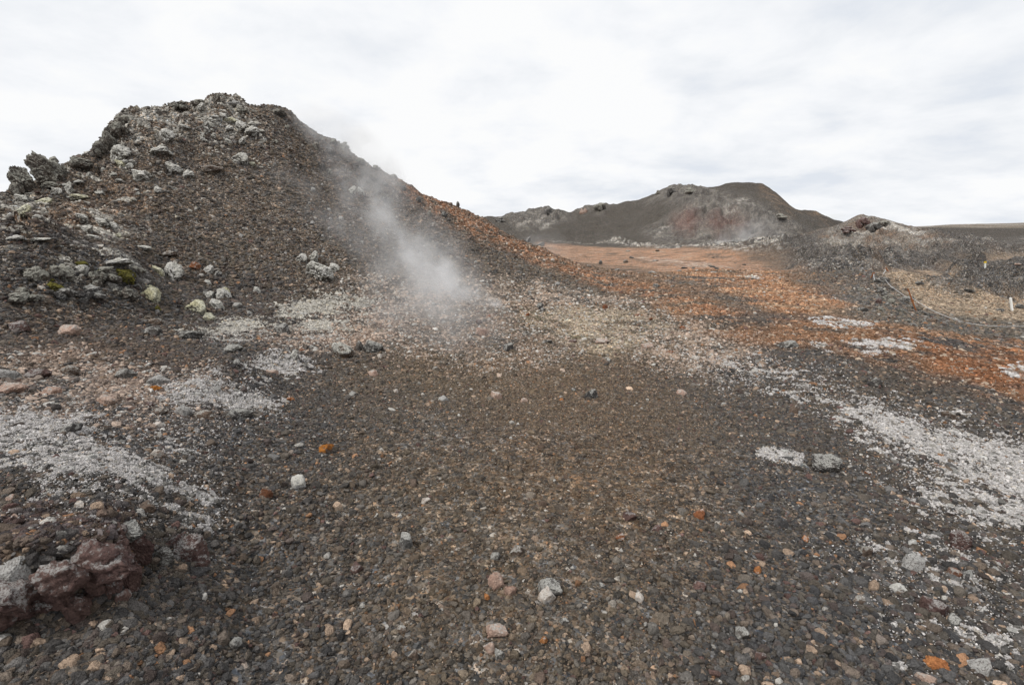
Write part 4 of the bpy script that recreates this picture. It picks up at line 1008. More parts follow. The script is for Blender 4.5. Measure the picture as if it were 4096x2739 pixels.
 (Z3(978, 820, 25, 25), 'dark', 'rock', 'small dark rock left of the black boulder'),
 (Z3(1690, 920, 25, 22), 'dark', 'rock', 'small dark rock in the brown part of the plain'),
 (Z3(2200, 940, 40, 16), 'dark', 'rock', 'flat dark rock at the right end of the plain'),
 (Z3(2035, 868, 60, 14), 'grey', 'rock', 'flat grey rock below the dark boulder at the right'),
 (Z3(660, 762, 40, 24), 'pale', 'rock', 'cream stone on the lower rusty flank'),
 (Z3(1730, 918, 0, 0), None, None, None),
 # right side
 (Z8(615, 360, 80, 55), 'dark', 'lump', 'dark rock left under the far rope stakes'),
 (Z8(700, 352, 120, 70), 'dark', 'lump', 'big dark rock below the two far rope stakes'),
 (Z8(430, 700, 130, 60), 'dark', 'lump', 'dark broken rock alone on the brown slope'),
 (Z8(320, 680, 70, 40), 'brown', 'rock', 'brown rock beside the dark broken one'),
 (Z8(940, 590, 120, 80), 'dark', 'lump', 'dark overhanging block left of the leaning stake'),
 (Z8(620, 600, 100, 80), 'maroon', 'lump', 'dark red rock at the left of the rope rubble'),
 (Z8(1010, 700, 90, 50), 'brown', 'lump', 'brown block at the foot of the leaning stake'),
 (Z8(1130, 735, 110, 60), 'grey', 'lump', 'grey rock right of the foot of the leaning stake'),
 (Z8(1145, 785, 110, 40), 'brown', 'rock', 'flat tan rock below the foot of the leaning stake'),
 (Z8(880, 700, 110, 70), 'crag', 'lump', 'lichen grown rock left of the foot of the leaning stake'),
 (Z8(770, 600, 110, 70), 'crag', 'lump', 'lichen grown rock in the middle of the rope rubble'),
 (Z8(600, 838, 85, 32), 'dark', 'rock', 'black rock at the edge of the orange gravel'),
 (Z8(1040, 885, 90, 50), 'dark', 'lump', 'black rock pile above the orange slope'),
 (Z8(1235, 925, 80, 35), 'dark', 'lump', 'black lump right of the black rock pile'),
 (Z8(1520, 950, 70, 30), 'dark', 'rock', 'black stone on the edge of the dark track'),
 (Z8(1595, 990, 85, 45), 'dark', 'lump', 'black lump at the upper edge of the orange slope'),
 (Z8(1800, 1048, 70, 28), 'dark', 'rock', 'small black lump at the top of the orange slope'),
 (Z8(1155, 1040, 140, 40), 'dark', 'lump', 'long black rock above the white streaks'),
 (Z8(390, 1150, 90, 50), 'dark', 'lump', 'dark rock between the white streaks'),
 (Z8(240, 910, 80, 50), 'dark', 'rock', 'black stone between the upper white streaks'),
 (Z8(895, 1020, 50, 35), 'orange', 'rock', 'orange stone above the white streaks'),
 (Z8(2085, 1140, 80, 30), 'orange', 'rock', 'pale orange slab on the orange slope'),
 (Z8(1700, 470, 120, 40), 'dark', 'lump', 'dark flat outcrop on the right lava mass'),
 (Z8(2050, 705, 90, 40), 'dark', 'lump', 'dark rock left of the white marker'),
 (Z8(2290, 660, 90, 60), 'dark', 'lump', 'dark rock pile right of the white marker'),
 (Z8(1175, 650, 0, 0), None, None, None),
 (Z8(2250, 160, 90, 30), 'pink', 'rock', 'pale flat rock far off by the yellow topped marker'),
 (Z8(1110, 385, 100, 40), 'dark', 'lump', 'small lava outcrop in the tan path'),
 (Z8(130, 312, 50, 30), 'dark', 'rock', 'dark stone left of the rope stakes'),
]
for bx, mt_, sh, lb in rocks:
    if mt_ is None: continue
    x, y, w_, h_ = bx
    if sh == 'lump' and y > 295 and x < 880: sh = 'boulder'
    if y > 500 and x < 200 and 'maroon' in lb: w_ *= 1.2; h_ *= 1.15
    big = 'outcrop' in lb or 'boulder' in lb
    cat = 'boulder' if 'boulder' in lb else ('rock slab' if 'slab' in lb else ('rock' if 'rock' in lb or 'block' in lb or 'lump' in lb else 'stone'))
    near_bank = y > 500 and x < 200 and ('maroon' in lb or 'crumbling' in lb)
    if near_bank: sh = 'heap' if 'block' in lb or 'crumbling' in lb else sh
    o = place({'boulder': 'boulder', 'rock slab': 'rock_slab', 'rock': 'rock', 'stone': 'stone'}[cat], lb, cat, x, y, w_ * 1.05, h_ * 1.1, mt_, sh, sink=.4 if near_bank else (.3 if y > 330 else .15))
# stones wearing small moss caps
def cap_on(name_label, moss, idx=1, cover=.3):
    for o in list(COL.objects):
        if o.get('label') == name_label:
            me = bpy.data.meshes.get(o.data.name)
            key = ('own', o.data.name, moss)
            if key not in CAPS:
                src = o.data.copy(); CAPS[key] = cap_mesh('moss_cap', src, 3, .08, cover); CAPS[key].materials.append(MO[moss])
            c = bpy.data.objects.new('moss_cap', CAPS[key]); COL.objects.link(c); c.parent = o
cap_on('stone wearing orange moss', 'rustm', cover=.3)
cap_on('boulder with a white lichen cap on dark gravel', 'white', cover=.45)
cap_on('ochre mossy stone above the white moss hump', 'rustm', cover=.1)
cap_on('domed brown rock with a pale lichen top in the middle ground', 'white', cover=.5)
cap_on('white capped stone in the lower right cobbles', 'white', cover=.3)

# unnamed neighbours: repeated stones which nothing tells apart
def scatter(n, poly, wr, mats, label, group, name='stone', cat='stone', shape='lump', moss=None, aspect=.7, cover=.15, sink=.3):
    xs = [p[0] for p in poly]; ys = [p[1] for p in poly]; k = 0; tries = 0
    while k < n and tries < n * 60:
        tries += 1
        x = random.uniform(min(xs), max(xs)); y = random.uniform(min(ys), max(ys)); ins = False
        for i in range(len(poly)):
            x0, y0 = poly[i]; x1, y1 = poly[(i + 1) % len(poly)]
            if (y0 > y) != (y1 > y) and x < (x1 - x0) * (y - y0) / (y1 - y0) + x0: ins = not ins
        if not ins: continue
        ww = random.uniform(*wr) ** 1.0
        place(name, label, cat, x, y, ww, ww * random.uniform(.8, 1.2) * aspect, random.choice(mats), shape, group=group, moss=moss, cover=cover, sink=sink); k += 1
scatter(30, D((560, 270), (660, 270), (800, 350), (950, 440), (1060, 500), (980, 540), (860, 480), (760, 420), (640, 350)), (4, 10), ['brown', 'dark', 'crag'], 'rough brown lava rock sticking out of the upper right slope of the mound', 'lava rocks on the upper right slope', 'rock', 'rock', shape='heap', sink=.45, aspect=.8)
scatter(22, D((560, 420), (720, 400), (860, 520), (800, 600), (620, 600), (520, 520)), (3, 6), ['lich', 'grey', 'lich'], 'small pale stone on the bare brown scree of the mound', 'pale stones on the scree', 'stone', 'stone', shape='rock', sink=.3)
scatter(20, D((1000, 560), (1200, 600), (1400, 660), (1350, 690), (1150, 660), (980, 620)), (3, 7), ['dark', 'lich', 'brown'], 'small lava rock on the lower right foot of the mound', 'rocks on the foot of the mound', 'rock', 'rock', shape='lump', sink=.3)
scatter(26, D((1480, 560), (1700, 600), (1850, 640), (1900, 700), (1700, 690), (1500, 640), (1400, 600)), (2.5, 6), ['dark', 'brown'], 'small dark rock strewn over the orange plain', 'dark rocks on the plain', 'rock', 'rock', shape='lump', sink=.2, aspect=.5)
scatter(34, D((1960, 650), (2080, 660), (2160, 740), (2060, 740), (1980, 700)), (4, 11), ['dark', 'crag', 'brown'], 'broken lava rock in the rubble under the rope', 'lava rubble under the rope', 'rock', 'rock', shape='heap', sink=.35, aspect=.6)
scatter(34, D((430, 300), (480, 255), (560, 270), (620, 300), (600, 330), (480, 330)) , (4, 10), ['crag'], 'small knobbly mossy rock on the summit slope under the highest knob', 'mossy rocks of the summit slope', 'mossy_rock', 'mossy rock', moss='white')
scatter(26, D((110, 430), (200, 400), (290, 360), (400, 380), (380, 450), (240, 440), (120, 470)), (4, 11), ['crag'], 'small mossy rock in the rubble between the skyline crags and the slope', 'mossy rocks below the skyline crags', 'mossy_rock', 'mossy rock', moss='white')
scatter(26, D((420, 600), (700, 620), (640, 690), (560, 725), (460, 700)), (3, 8), ['dark', 'brown', 'maroon', 'grey'], 'loose lava rock in the scree of the hollow', 'lava rocks in the hollow', 'rock', 'rock', aspect=.8)
# ------------------------------------------------------------------ countless stones (one object, instances of ten shapes)
def shape_collection(name, meshes, mats):
    c = bpy.data.collections.new(name)
    for i, me in enumerate(meshes):
        m2 = me.copy(); m2.materials.clear(); m2.materials.append(mats[i % len(mats)])
        o = bpy.data.objects.new('%s_%02d' % (name, i), m2); c.objects.link(o)
    return c
def stone_material():
    m, t = newmat('gravel_stone'); g = NT(t)
    a = g.n('ShaderNodeAttribute', attribute_name='col', attribute_type='INSTANCER')
    geo = g.n('ShaderNodeNewGeometry'); pos = geo.outputs['Position']
    n4 = g.noise(pos, 120, 4, .7); col = g.mix(.6, a.outputs['Color'], g.ramp(n4, [(.28, .45), (.5, 1), (.72, 1.7)]), 'MULTIPLY')
    n5 = g.noise(pos, 28, 3, .6); col = g.mix(.6, col, g.ramp(n5, [(.3, .7), (.6, 1.25)]), 'MULTIPLY')
    vv = g.voro(pos, 190); col = g.mix(.4, col, g.ramp(vv.outputs['Distance'], [(0, .45), (.35, 1.0), (.7, 1.2)]), 'MULTIPLY')
    nn = g.bump(n4, .009, .9); nn = g.bump(vv.outputs['Distance'], .006, .8, nn); nn = g.bump(n5, .02, .6, nn)
    g.finish(col, .95, nn, .18); return m
def tuft_material():
    m, t = newmat('moss_tuft'); g = NT(t)
    a = g.n('ShaderNodeAttribute', attribute_name='col', attribute_type='INSTANCER')
    pos = g.n('ShaderNodeNewGeometry').outputs['Position']
    n4 = g.noise(pos, 160, 3, .7); col = g.mix(.8, a.outputs['Color'], g.ramp(n4, [(.3, .5), (.55, 1.15)]), 'MULTIPLY')
    g.finish(col, 1, g.bump(n4, .006, 1.0), .05); return m
def instancer(name, coll, pts, idx, rot, scl, col):
    n = len(pts)
    me = bpy.data.meshes.new(name); me.vertices.add(n); me.vertices.foreach_set('co', pts.astype(np.float32).ravel())
    me.attributes.new('idx', 'INT', 'POINT').data.foreach_set('value', idx.astype(np.int32))
    me.attributes.new('rot', 'FLOAT_VECTOR', 'POINT').data.foreach_set('vector', rot.astype(np.float32).ravel())
    me.attributes.new('scl', 'FLOAT_VECTOR', 'POINT').data.foreach_set('vector', scl.astype(np.float32).ravel())
    c4 = np.ones((n, 4), np.float32); c4[:, :3] = col
    me.attributes.new('col', 'FLOAT_COLOR', 'POINT').data.foreach_set('color', c4.ravel())
    o = bpy.data.objects.new(name, me); COL.objects.link(o)
    ng = bpy.data.node_groups.new(name + '_scatter', 'GeometryNodeTree')
    ng.interface.new_socket('Geometry', in_out='INPUT', socket_type='NodeSocketGeometry')
    ng.interface.new_socket('Geometry', in_out='OUTPUT', socket_type='NodeSocketGeometry')
    gi = ng.nodes.new('NodeGroupInput'); go = ng.nodes.new('NodeGroupOutput')
    ci = ng.nodes.new('GeometryNodeCollectionInfo'); ci.inputs['Collection'].default_value = coll
    ci.inputs['Separate Children'].default_value = True; ci.inputs['Reset Children'].default_value = True
    iop = ng.nodes.new('GeometryNodeInstanceOnPoints'); iop.inputs['Pick Instance'].default_value = True
    def attr(nm, dt):
        a = ng.nodes.new('GeometryNodeInputNamedAttribute'); a.data_type = dt; a.inputs['Name'].default_value = nm; return a.outputs['Attribute']
    m2p = ng.nodes.new('GeometryNodeMeshToPoints')
    e2r = ng.nodes.new('FunctionNodeEulerToRotation')
    ng.links.new(gi.outputs[0], m2p.inputs['Mesh']); ng.links.new(m2p.outputs[0], iop.inputs['Points'])
    ng.links.new(ci.outputs[0], iop.inputs['Instance']); ng.links.new(attr('idx', 'INT'), iop.inputs['Instance Index'])
    ng.links.new(attr('rot', 'FLOAT_VECTOR'), e2r.inputs[0]); ng.links.new(e2r.outputs[0], iop.inputs['Rotation'])
    ng.links.new(attr('scl', 'FLOAT_VECTOR'), iop.inputs['Scale']); ng.links.new(iop.outputs[0], go.inputs[0])
    md = o.modifiers.new('scatter', 'NODES'); md.node_group = ng
    return o
PAL = np.array([(.080, .081, .084), (.112, .109, .106), (.142, .118, .088), (.175, .142, .105), (.125, .090, .077), (.24, .18, .13), (.20, .195, .185), (.055, .055, .056)])
def gravel():
    sm = stone_material()
    coll = shape_collection('gravel_shape', [rock_mesh('pebble', 300 + i, 3, 14, .10, (.7, .55, .8, .62)[i % 4])[0] for i in range(10)], [sm])
    sets = []
    # near cinders of even size, then stones that thin out with distance
    n = int(205000 * QUALITY); A = rng.uniform(R(-62), R(62), n); r = np.sqrt(rng.uniform(1.0 ** 2, 5.5 ** 2, n)); sets.append((A, r, rng.lognormal(math.log(.0063), .48, n)))
    n = int(230000 * QUALITY); A = rng.uniform(R(-54), R(54), n); r = np.exp(rng.uniform(math.log(4.0), math.log(11.5), n)); sets.append((A, r, .00165 * r * rng.lognormal(0, .45, n)))
    n = int(190000 * QUALITY); A = rng.uniform(R(-50), R(50), n); r = np.exp(rng.uniform(math.log(10), math.log(30), n)); sets.append((A, r, .0015 * np.minimum(r, 17) * rng.lognormal(0, .5, n)))
    n = int(26000 * QUALITY); A = rng.uniform(R(-55), R(-34), n); r = rng.uniform(1.5, 3.6, n); sets.append((A, r, rng.lognormal(math.log(.0075), .42, n)))
    # sparse larger ones
    n = int(5200 * QUALITY); A = rng.uniform(R(-52), R(52), n); r = np.exp(rng.uniform(math.log(1.3), math.log(26), n)); sets.append((A, r, (.0026 * np.minimum(r, 14) + .012) * rng.lognormal(0, .4, n)))
    A = np.concatenate([s[0] for s in sets]); r = np.concatenate([s[1] for s in sets]); s = np.concatenate([s[2] for s in sets])
    X = r * np.sin(A); Y = r * np.cos(A)
    Z = np.empty_like(X); C_ = np.empty((X.size, 3)); MD = np.empty(X.size); CB = np.empty(X.size); FN = np.empty(X.size); TF = np.empty(X.size); PL = np.empty(X.size); ORG = np.empty(X.size)
    for i in range(0, X.size, 200000):
        sl = slice(i, i + 200000); x, y = X[sl], Y[sl]
        Z[sl] = full(x, y); c, sp, md, ia = zone(x, y); C_[sl] = c; MD[sl] = md; CB[sl] = ia('cobble'); FN[sl] = ia('fine'); TF[sl] = np.maximum(ia('tan_flat'), ia('scree') * .5)
        PL[sl] = np.clip(ia('pale_field') * .16 + ia('pale_mid') * .2 + ia('pale_left') * .27, 0, 1); ORG[sl] = np.clip(ia('orange_right') + ia('deep_orange') + ia('orange_flank') * .7 + ia('orange_plain'), 0, 1)
    s = s * (1 + CB * np.where((r > 9) & (A < 0), np.where(rng.random(X.size) < .4, 2.6, .3), .5) - .30 * FN); s = np.minimum(s, .028 + .0022 * r)
    keep = rng.random(X.size) > np.clip(.65 * TF, 0, 1)
    keep &= rng.random(X.size) > MD * .6
    keep &= ~((s > .02 + .002 * r) & (TF > .5))
    n = X.size
    pick = PAL[rng.integers(0, len(PAL), n)]
    zl = C_.mean(1, keepdims=True); t = np.clip((zl - .085) / .12, 0, 1)
    t = np.clip(t + ORG[:, None] * .4 + .45, 0, 1)
    col = pick * (1 - t) + C_ * t * np.exp(rng.normal(0, .32, (n, 1)))
    col *= np.exp(rng.normal(0, .17, (n, 1)))
    gg = sstep(.12, .5, np.abs(A - .05))[:, None] * (r < 12)[:, None]; nearc = (r < 12)[:, None]
    col = col * np.where(nearc, (1 - gg) * np.array((1.04, .98, .91)) + gg * np.array((.77, .77, .79)), 1)
    q = rng.random(n)
    def sw(m, c, j=.2):
        k = int(m.sum()); col[m] = np.array(c) * np.exp(rng.normal(0, j, (k, 1)))
    mo_ = (A < .05) & (r > 9) & (rng.random(n) < .7); q = np.where(mo_, 2, q)
    sw(q < .012, (.36, .34, .31)); sw((q > .015) & (q < .065), (.28, .205, .15), .3); sw((q > .06) & (q < .072), (.27, .15, .085), .25); sw((q > .08) & (q < .098), (.125, .078, .068))
    q2 = rng.random(n); sw(q2 < PL * .9, (.40, .31, .25), .22); sw((q2 > .9) & (PL > .1), (.42, .40, .37), .2)
    sw((q2 > .95) & (ORG > .4), (.42, .33, .25), .2)
    mm = (rng.random(n) < MD * .35); sw(mm, (.36, .35, .33), .15)
    pts = np.stack([X, Y, Z + s * .12], 1)
    rot = np.stack([rng.normal(0, .35, n), rng.normal(0, .35, n), rng.uniform(0, 6.28, n)], 1)
    scl = s[:, None] * rng.uniform(.75, 1.25, (n, 3)); idx = rng.integers(0, 10, n)
    k = keep
    o = instancer('gravel', coll, pts[k], idx[k], rot[k], scl[k], np.clip(col[k], .02, .7))
    o['kind'] = 'stuff'; o['category'] = 'gravel'; o['label'] = 'loose grey and brown lava cinders covering the ground and the mound'
gravel()

def moss_cover():
    tm = tuft_material()
    shapes = []
    for i in range(5):
        me, _ = rock_mesh('tuft', 400 + i, 1, 0, .1, .9, 0, .1)
        rs = np.random.default_rng(i); k = np.empty(len(me.vertices) * 3, np.float32); me.vertices.foreach_get('co', k); k = k.reshape(-1, 3) * rs.uniform(.35, 1.6, (len(me.vertices), 1))
        me.vertices.foreach_set('co', k.astype(np.float32).ravel()); me.polygons.foreach_set('use_smooth', np.zeros(len(me.polygons), bool)); me.update(); shapes.append(me)
    coll = shape_collection('moss_shape', shapes, [tm])
    PX, PY, PR, PB = [], [], [], []
    for ch in range(int(24 * QUALITY)):
        n = 250000
        A = rng.uniform(R(-51), R(51), n); r = np.exp(rng.uniform(math.log(1.9), math.log(24), n)); U2 = np.log(r) * .5
        big = np.zeros(n)
        for nm in ('moss', 'moss_solid', 'moss_thin', 'moss_streaks', 'crest', 'crest_moss', 'lobe'): big = np.maximum(big, in_area(nm, A, U2))
        cand = (big > .03) & ((r < 9) | (rng.random(n) < .45)); A, r = A[cand], r[cand]
        x, y = r * np.sin(A), r * np.cos(A)
        _, _, md, ia = zone(x, y)
        fine = fbm(x / .045, y / .045, 2, 91, .6); m = md * sstep(-.25, .2, fine) * .85 + .07 * np.maximum(ia('moss'), ia('moss_thin') * .3)
        m = np.maximum(m, ia('moss_streaks') * sstep(-.02, .2, fbm(x / .5, y / .35, 4, 92, .6)))
        m = np.maximum(m, .8 * ia('crest_moss') * sstep(.08, .25, fbm(x / .5, y / .5, 4, 93, .6)))
        m = np.maximum(m, .8 * (ia('crest') + .5 * ia('lobe')) * sstep(.3, .42, fbm(x / .6, y / .6, 4, 94, .6)))
        m = np.maximum(m, .85 * ia('moss_solid') * sstep(-.35, .05, fine))
        k = rng.random(x.size) < m
        PX.append(x[k]); PY.append(y[k]); PR.append(r[k])
    X = np.concatenate(PX); Y = np.concatenate(PY); r = np.concatenate(PR); n = X.size
    s = np.where(r < 9, .00085 * r, .0013 * r).clip(.0026, .03) * rng.lognormal(0, .3, n)
    Z = full(X, Y) + s * .4 + (.004 + .010 * np.clip(fbm(X / .06, Y / .06, 2, 95) + .5, 0, 1)) * rng.random(n) ** .5
    col = np.array((.42, .40, .388)) * np.exp(rng.normal(0, .2, (n, 1))) * np.where(rng.random((n, 1)) < .1, (1, .95, .85), (1, 1, 1))
    far = sstep(7, 9, r)[:, None] * (X < 1)[:, None]; col = col * (1 - far) + col * np.array((1, .99, .91)) * .95 * far
    o = instancer('moss', coll, np.stack([X, Y, Z], 1), rng.integers(0, 5, n), rng.uniform(-.6, .6, (n, 3)) * np.array((1, 1, 6)), s[:, None] * rng.uniform(.7, 1.4, (n, 3)), np.clip(col * 1.08, 0, .8))
    o['kind'] = 'stuff'; o['category'] = 'moss'; o['label'] = 'grey white woolly moss spread in ragged sheets over the stones'
moss_cover()

# ------------------------------------------------------------------ rope barrier and markers
def simple_mat(name, c, c2, scale=30, rough=.8):
    m, t = newmat(name); g = NT(t); pos = g.n('ShaderNodeNewGeometry').outputs['Position']
    n_ = g.noise(pos, scale, 4, .6); g.finish(g.mix(g.ramp(n_, [(.35, 0), (.65, 1)]), c, c2), rough, g.bump(n_, .004, .5), .3); return m
rust = simple_mat('rusty_steel', (.30, .105, .03), (.19, .07, .028), 40)
white = simple_mat('white_painted_wood', (.82, .82, .80), (.70, .70, .67), 12)
yellow = simple_mat('yellow_paint', (.75, .55, .03), (.65, .45, .03), 12)
cord = simple_mat('grey_white_cord', (.52, .52, .52), (.40, .40, .40), 60)
def tube(bm, pts, radii, seg=8):
    rings = []
    for i, p in enumerate(pts):
        a = pts[max(i - 1, 0)]; b = pts[min(i + 1, len(pts) - 1)]; d = (b - a).normalized()
        q = d.to_track_quat('Z', 'Y')
        rings.append([bm.verts.new(p + q @ Vector((math.cos(t * 2 * math.pi / seg) * radii[i], math.sin(t * 2 * math.pi / seg) * radii[i], 0))) for t in range(seg)])
    for r0, r1 in zip(rings, rings[1:]):
        for t in range(seg): bm.faces.new((r0[t], r0[(t + 1) % seg], r1[(t + 1) % seg], r1[t]))
    bm.faces.new(rings[0][::-1]); bm.faces.new(rings[-1])
def mesh_obj(name, bm, mat, parent=None):
    me = bpy.data.meshes.new(name); bmesh.ops.recalc_face_normals(bm, faces=bm.faces); bm.to_mesh(me); bm.free(); me.materials.append(mat)
    o = bpy.data.objects.new(name, me); COL.objects.link(o)
    if parent: o.parent = parent
    return o
def at_r(x, y, r):
    dx, dy, dz = raydir(x, y); h = math.hypot(dx, dy); return Vector((r * dx / h, r * dy / h, CAMZ + r * dz / h))
def stake(foot, top, rad, label, name='rope_stake', cat='stake', mat=rust, cap=None, square=False):
    X, Y, Z, r = cast(*foot, full); a = Vector((X, Y, Z - .12)); b = at_r(*top, r - .05)
    t = bpy.data.objects.new(name, None); t.empty_display_size = .1; COL.objects.link(t); t.location = (X, Y, Z); t['label'] = label; t['category'] = cat; t['kind'] = 'thing'
    a0, b0 = a - t.location, b - t.location
    bm = bmesh.new()
    k = b0.lerp(a0, .15) if cap else b0
    tube(bm, [a0, a0.lerp(k, .5), k], [rad] * 3, 4 if square else 8); mesh_obj('post' if square else 'rod', bm, mat, t)
    if cap:
        bm = bmesh.new(); tube(bm, [k + (b0 - k) * .02, b0], [rad * 1.25] * 2, 4 if square else 8); mesh_obj('top_band', bm, cap, t)
    else:
        # loop of the rod that carries the rope
        bm = bmesh.new(); c = a0.lerp(b0, .55 if 'leaning' in label else .97)
        pts = [c + Vector((math.cos(q) * rad * 2.4, 0, math.sin(q) * rad * 2.4)) for q in np.linspace(0, 6.0, 9)]
        tube(bm, pts, [rad * .5] * 9, 5)
        mesh_obj('eyelet', bm, mat, t)
    return a, b, r
P8 = lambda x, y: (x / 11.784 + 825, y / 11.784 + 250)
s1 = stake(P8(1100, 712), P8(976, 450), .017, 'leaning rusty steel stake in the rubble that carries the white rope')
s2 = stake(P8(525, 330), P8(572, 268), .02, 'left one of the two small far rusty stakes behind the big dark rock')
s3 = stake(P8(790, 252), P8(716, 214), .02, 'right one of the two small far rusty stakes behind the big dark rock')
def marker(foot, top, rad, label, band):
    X, Y, Z, r = cast(*foot, full); b = at_r(*top, r)
    t = bpy.data.objects.new('marker_post', None); COL.objects.link(t); t.location = (X, Y, Z); t['label'] = label; t['category'] = 'marker post'; t['kind'] = 'thing'
    a0 = Vector((0, 0, -.15)); b0 = b - t.location
    bm = bmesh.new(); k = a0.lerp(b0, .8) if band else b0
    tube(bm, [a0, k], [rad, rad], 4)
    if not band:
        tip = b0 + (b0 - a0).normalized() * rad * .5; tube(bm, [b0 + (b0 - a0).normalized() * .002, tip], [rad * .95, rad * .5], 4)
    mesh_obj('post', bm, white, t)
    if band:
        bm = bmesh.new(); tube(bm, [k, b0], [rad * 1.5, rad * 1.5], 4); mesh_obj('yellow_top', bm, yellow, t)
marker(P8(2222, 712), P8(2186, 560), .036, 'white square marker post leaning beside the track at the right', False)
marker(P8(1892, 205), P8(1888, 130), .04, 'thin pale marker post with a yellow top far off on the path', True)
def rope_run(pix, r0, r1, rad=.011):
    n = len(pix); pts = []
    for i, (x, y) in enumerate(pix):
        rr = r0 + (r1 - r0) * i / (n - 1); p = at_r(*P8(x, y), rr)
        g = float(fullc(p.x, p.y)[0])
        if p.z < g + rad: p.z = g + rad
        pts.append(p)
    # smooth
    out_ = []
    for i in range(n - 1):
        p0, p1, p2, p3 = pts[max(i - 1, 0)], pts[i], pts[i + 1], pts[min(i + 2, n - 1)]
        for t in np.linspace(0, 1, 6, endpoint=False):
            out_.append(.5 * ((2 * p1) + (p2 - p0) * t + (2 * p0 - 5 * p1 + 4 * p2 - p3) * t * t + (3 * p1 - p0 - 3 * p2 + p3) * t ** 3))
    out_.append(pts[-1]); return out_
bm = bmesh.new()
rA, rB = s1[2], min(s2[2], s1[2] + 9)
tube(bm, rope_run([(1032, 565), (960, 545), (915, 520), (860, 480), (800, 440), (745, 390), (695, 335)], rA, rB), [.0075] * 37, 6)
seg = rope_run([(1032, 565), (1150, 640), (1270, 708), (1400, 765), (1550, 820), (1700, 858), (1850, 880), (2000, 892), (2150, 896), (2345, 892), (2600, 870)], rA, rA - 3)
tube(bm, seg, [.0065] * len(seg), 6)
o = mesh_obj('rope', bm, cord); o['label'] = 'long thin white rope hanging from the leaning rusty stake to the right'; o['category'] = 'rope'; o['kind'] = 'thing'
bm = bmesh.new()
seg = rope_run([(572, 272), (576, 300), (582, 340), (600, 348), (640, 330)], s2[2], s2[2] - .5); tube(bm, seg, [.014] * len(seg), 6)
o = mesh_obj('rope', bm, cord); o['label'] = 'short end of white rope hanging from the left far stake'; o['category'] = 'rope'; o['kind'] = 'thing'
bm = bmesh.new()
seg = rope_run([(716, 216), (708, 245), (695, 275), (680, 305)], s3[2], s3[2] - .5); tube(bm, seg, [.014] * len(seg), 6)
o = mesh_obj('rope', bm, cord); o['label'] = 'short white rope running down from the right far stake'; o['category'] = 'rope'; o['kind'] = 'thing'

# ------------------------------------------------------------------ steam
def steam(name, segs, label, dens, nscale, thr=(.42, .68), pad=.3, stretch=(1, 1, 1)):
    """segs: (a, b, ra, rb, da, db) capsules of vapour in the air, one closed volume box around them"""
    lo = Vector((1e9,) * 3); hi = Vector((-1e9,) * 3)
    for a, b, ra, rb, da, db in segs:
        for p, q in ((a, ra), (b, rb)):
            for i in range(3): lo[i] = min(lo[i], p[i] - q); hi[i] = max(hi[i], p[i] + q)
    c = (lo + hi) / 2; s = (hi - lo) / 2
    bm = bmesh.new(); bmesh.ops.create_cube(bm, size=2)
    for v in bm.verts: v.co = Vector((v.co.x * s.x, v.co.y * s.y, v.co.z * s.z))
    m, t = newmat(name + '_vapour'); g = NT(t)
    pos = g.n('ShaderNodeNewGeometry').outputs['Position']
    wv = g.noise(pos, nscale * .6, 3, .55, out=1)
    wp = g.vmath('ADD', pos, g.vmath('SCALE', g.vmath('SUBTRACT', wv, (.5, .5, .5)), 1.1 / nscale))
    tot = None
    for a, b, ra, rb, da, db in segs:
        ab = b - a; L2 = ab.length_squared
        pa = g.vmath('SUBTRACT', wp, tuple(a))
        tt = g.math('DIVIDE', g.vmath('DOT_PRODUCT', pa, tuple(ab), out=1), L2, clamp=True)
        cl_ = g.vmath('SCALE', _const(g, ab), tt)
        d = g.vmath('LENGTH', g.vmath('SUBTRACT', pa, cl_), out=1)
        rad = g.math('MULTIPLY_ADD', tt, rb - ra, ra); den_ = g.math('MULTIPLY_ADD', tt, db - da, da)
        k = g.math('SUBTRACT', 1, g.math('DIVIDE', d, rad), clamp=True); k = g.math('MULTIPLY', g.math('POWER', k, 1.35), den_)
        tot = k if tot is None else g.math('MAXIMUM', tot, k)
    mp = g.n('ShaderNodeMapping'); mp.inputs['Scale'].default_value = stretch; g.l(wp, mp.inputs[0])
    nz = g.noise(mp.outputs[0], nscale, 5, .6)
    nr = g.ramp(nz, [(thr[0], 0.08), (thr[1], 1)])
    dn = g.math('MULTIPLY', g.math('MULTIPLY', tot, nr), dens)
    v = g.n('ShaderNodeVolumePrincipled'); v.inputs['Color'].default_value = (.97, .975, .985, 1); v.inputs['Anisotropy'].default_value = .25
    g.l(dn, v.inputs['Density']); ou = g.n('ShaderNodeOutputMaterial'); g.l(v.outputs[0], ou.inputs['Volume'])
    o = mesh_obj(name, bm, m); o.location = c
    o['kind'] = 'stuff'; o['category'] = 'steam'; o['label'] = label
    return o
def _const(g, v):
    x = g.n('ShaderNodeCombineXYZ')
    for i in range(3): x.inputs[i].default_value = v[i]
    return x.outputs[0]
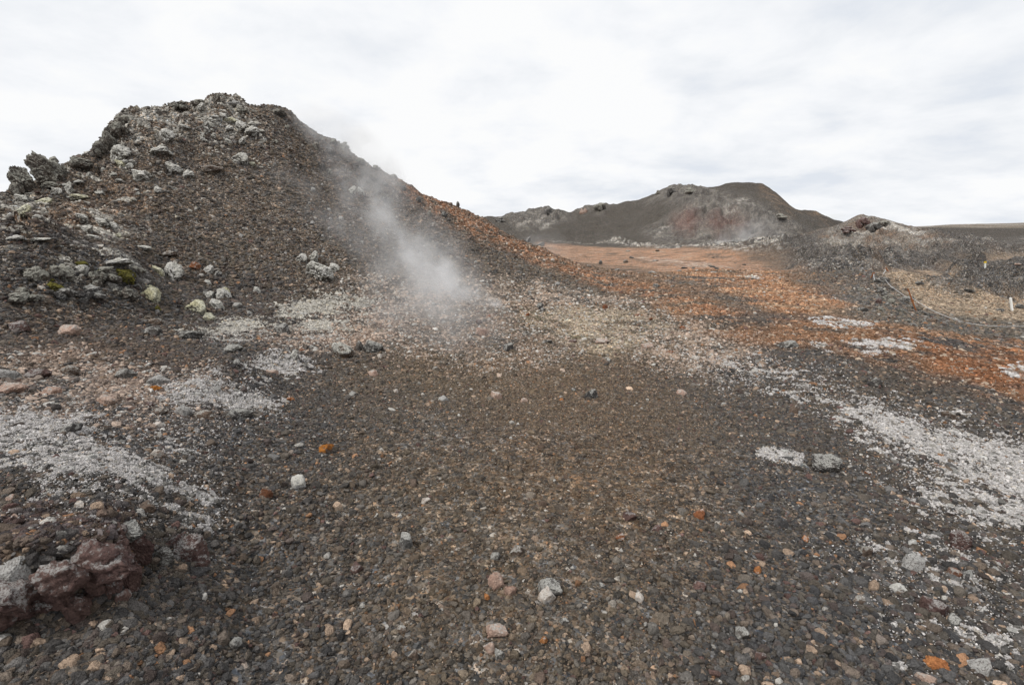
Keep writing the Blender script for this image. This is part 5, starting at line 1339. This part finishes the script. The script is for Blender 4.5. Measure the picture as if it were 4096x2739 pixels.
def air(x, y, up=0.0, back=0.0):
    X, Y, Z, r = cast(x, y); r -= back; return at_r(x, y, r) + Vector((0, 0, up))
v0 = air(490, 306, .04); v1 = air(458, 297, .25, .3); v2 = air(420, 277, .4, .5); v3 = air(388, 250, .6, .9); v4 = air(362, 215, .7, 1.0); v5 = air(338, 178, .6, .8)
v7 = air(425, 325, .2); v8 = air(455, 350, .1); v9 = air(335, 235, .4, .5); vx = air(285, 190, .4, .4); vy = air(540, 300, .12)
steam('steam', [
    (air(506, 311, .03), v0, .1, .3, 1.6, 2.4), (v0, v1, .3, .6, 2.6, 2.8), (v1, v2, .55, .75, 2.8, 2.0), (v2, v3, .72, .85, 1.8, 1.0), (v3, v4, .85, 1.1, .8, .4), (v4, v5, 1.0, 1.1, .35, .25),
    (v1, v2, 1.0, 1.4, .45, .5), (v2, v3, 1.4, 1.5, .5, .3), (v2, v9, .8, .9, .45, .3), (v9, vx, .9, .7, .3, .12), (v2, v7, 1.4, 1.3, .45, .36), (v7, v8, 1.4, 1.1, .36, .2)],
    'main plume of white steam rising from the ground at the foot of the mound and drifting up its slope', 1.55, 1.5, thr=(.44, .62))
w1 = air(404, 205, .4, .5); w2 = air(378, 180, .5, .5); w3 = air(350, 158, .5, .5); w4 = air(322, 143, .4, .5); w5 = air(285, 118, .3, .4)
steam('steam', [(w1, w2, .8, .9, .6, .9), (w2, w3, .9, 1.0, .95, 1.1), (w3, w4, 1.0, .95, 1.1, .8), (w4, w5, .9, .7, .7, .2)],
    'thin steam drifting along the upper right ridge of the mound', 1.6, 1.0)
f1 = at_r(715, 245, 80); f2 = at_r(735, 241, 80); f3 = at_r(765, 236, 82)
steam('steam', [(f1, f2, 1.6, 3.0, 1.2, 1.2), (f2, f3, 3.0, 4.0, 1.1, .3)], 'small far puff of steam at the foot of the far hill', .42, .3)
e1 = at_r(540, 248, 30); e2 = at_r(562, 255, 29)
steam('steam', [(e1, e2, 1.4, 1.0, .7, .3)], 'faint steam behind the lower end of the rusty flank', .55, .7)
print('rocks', count_rocks)
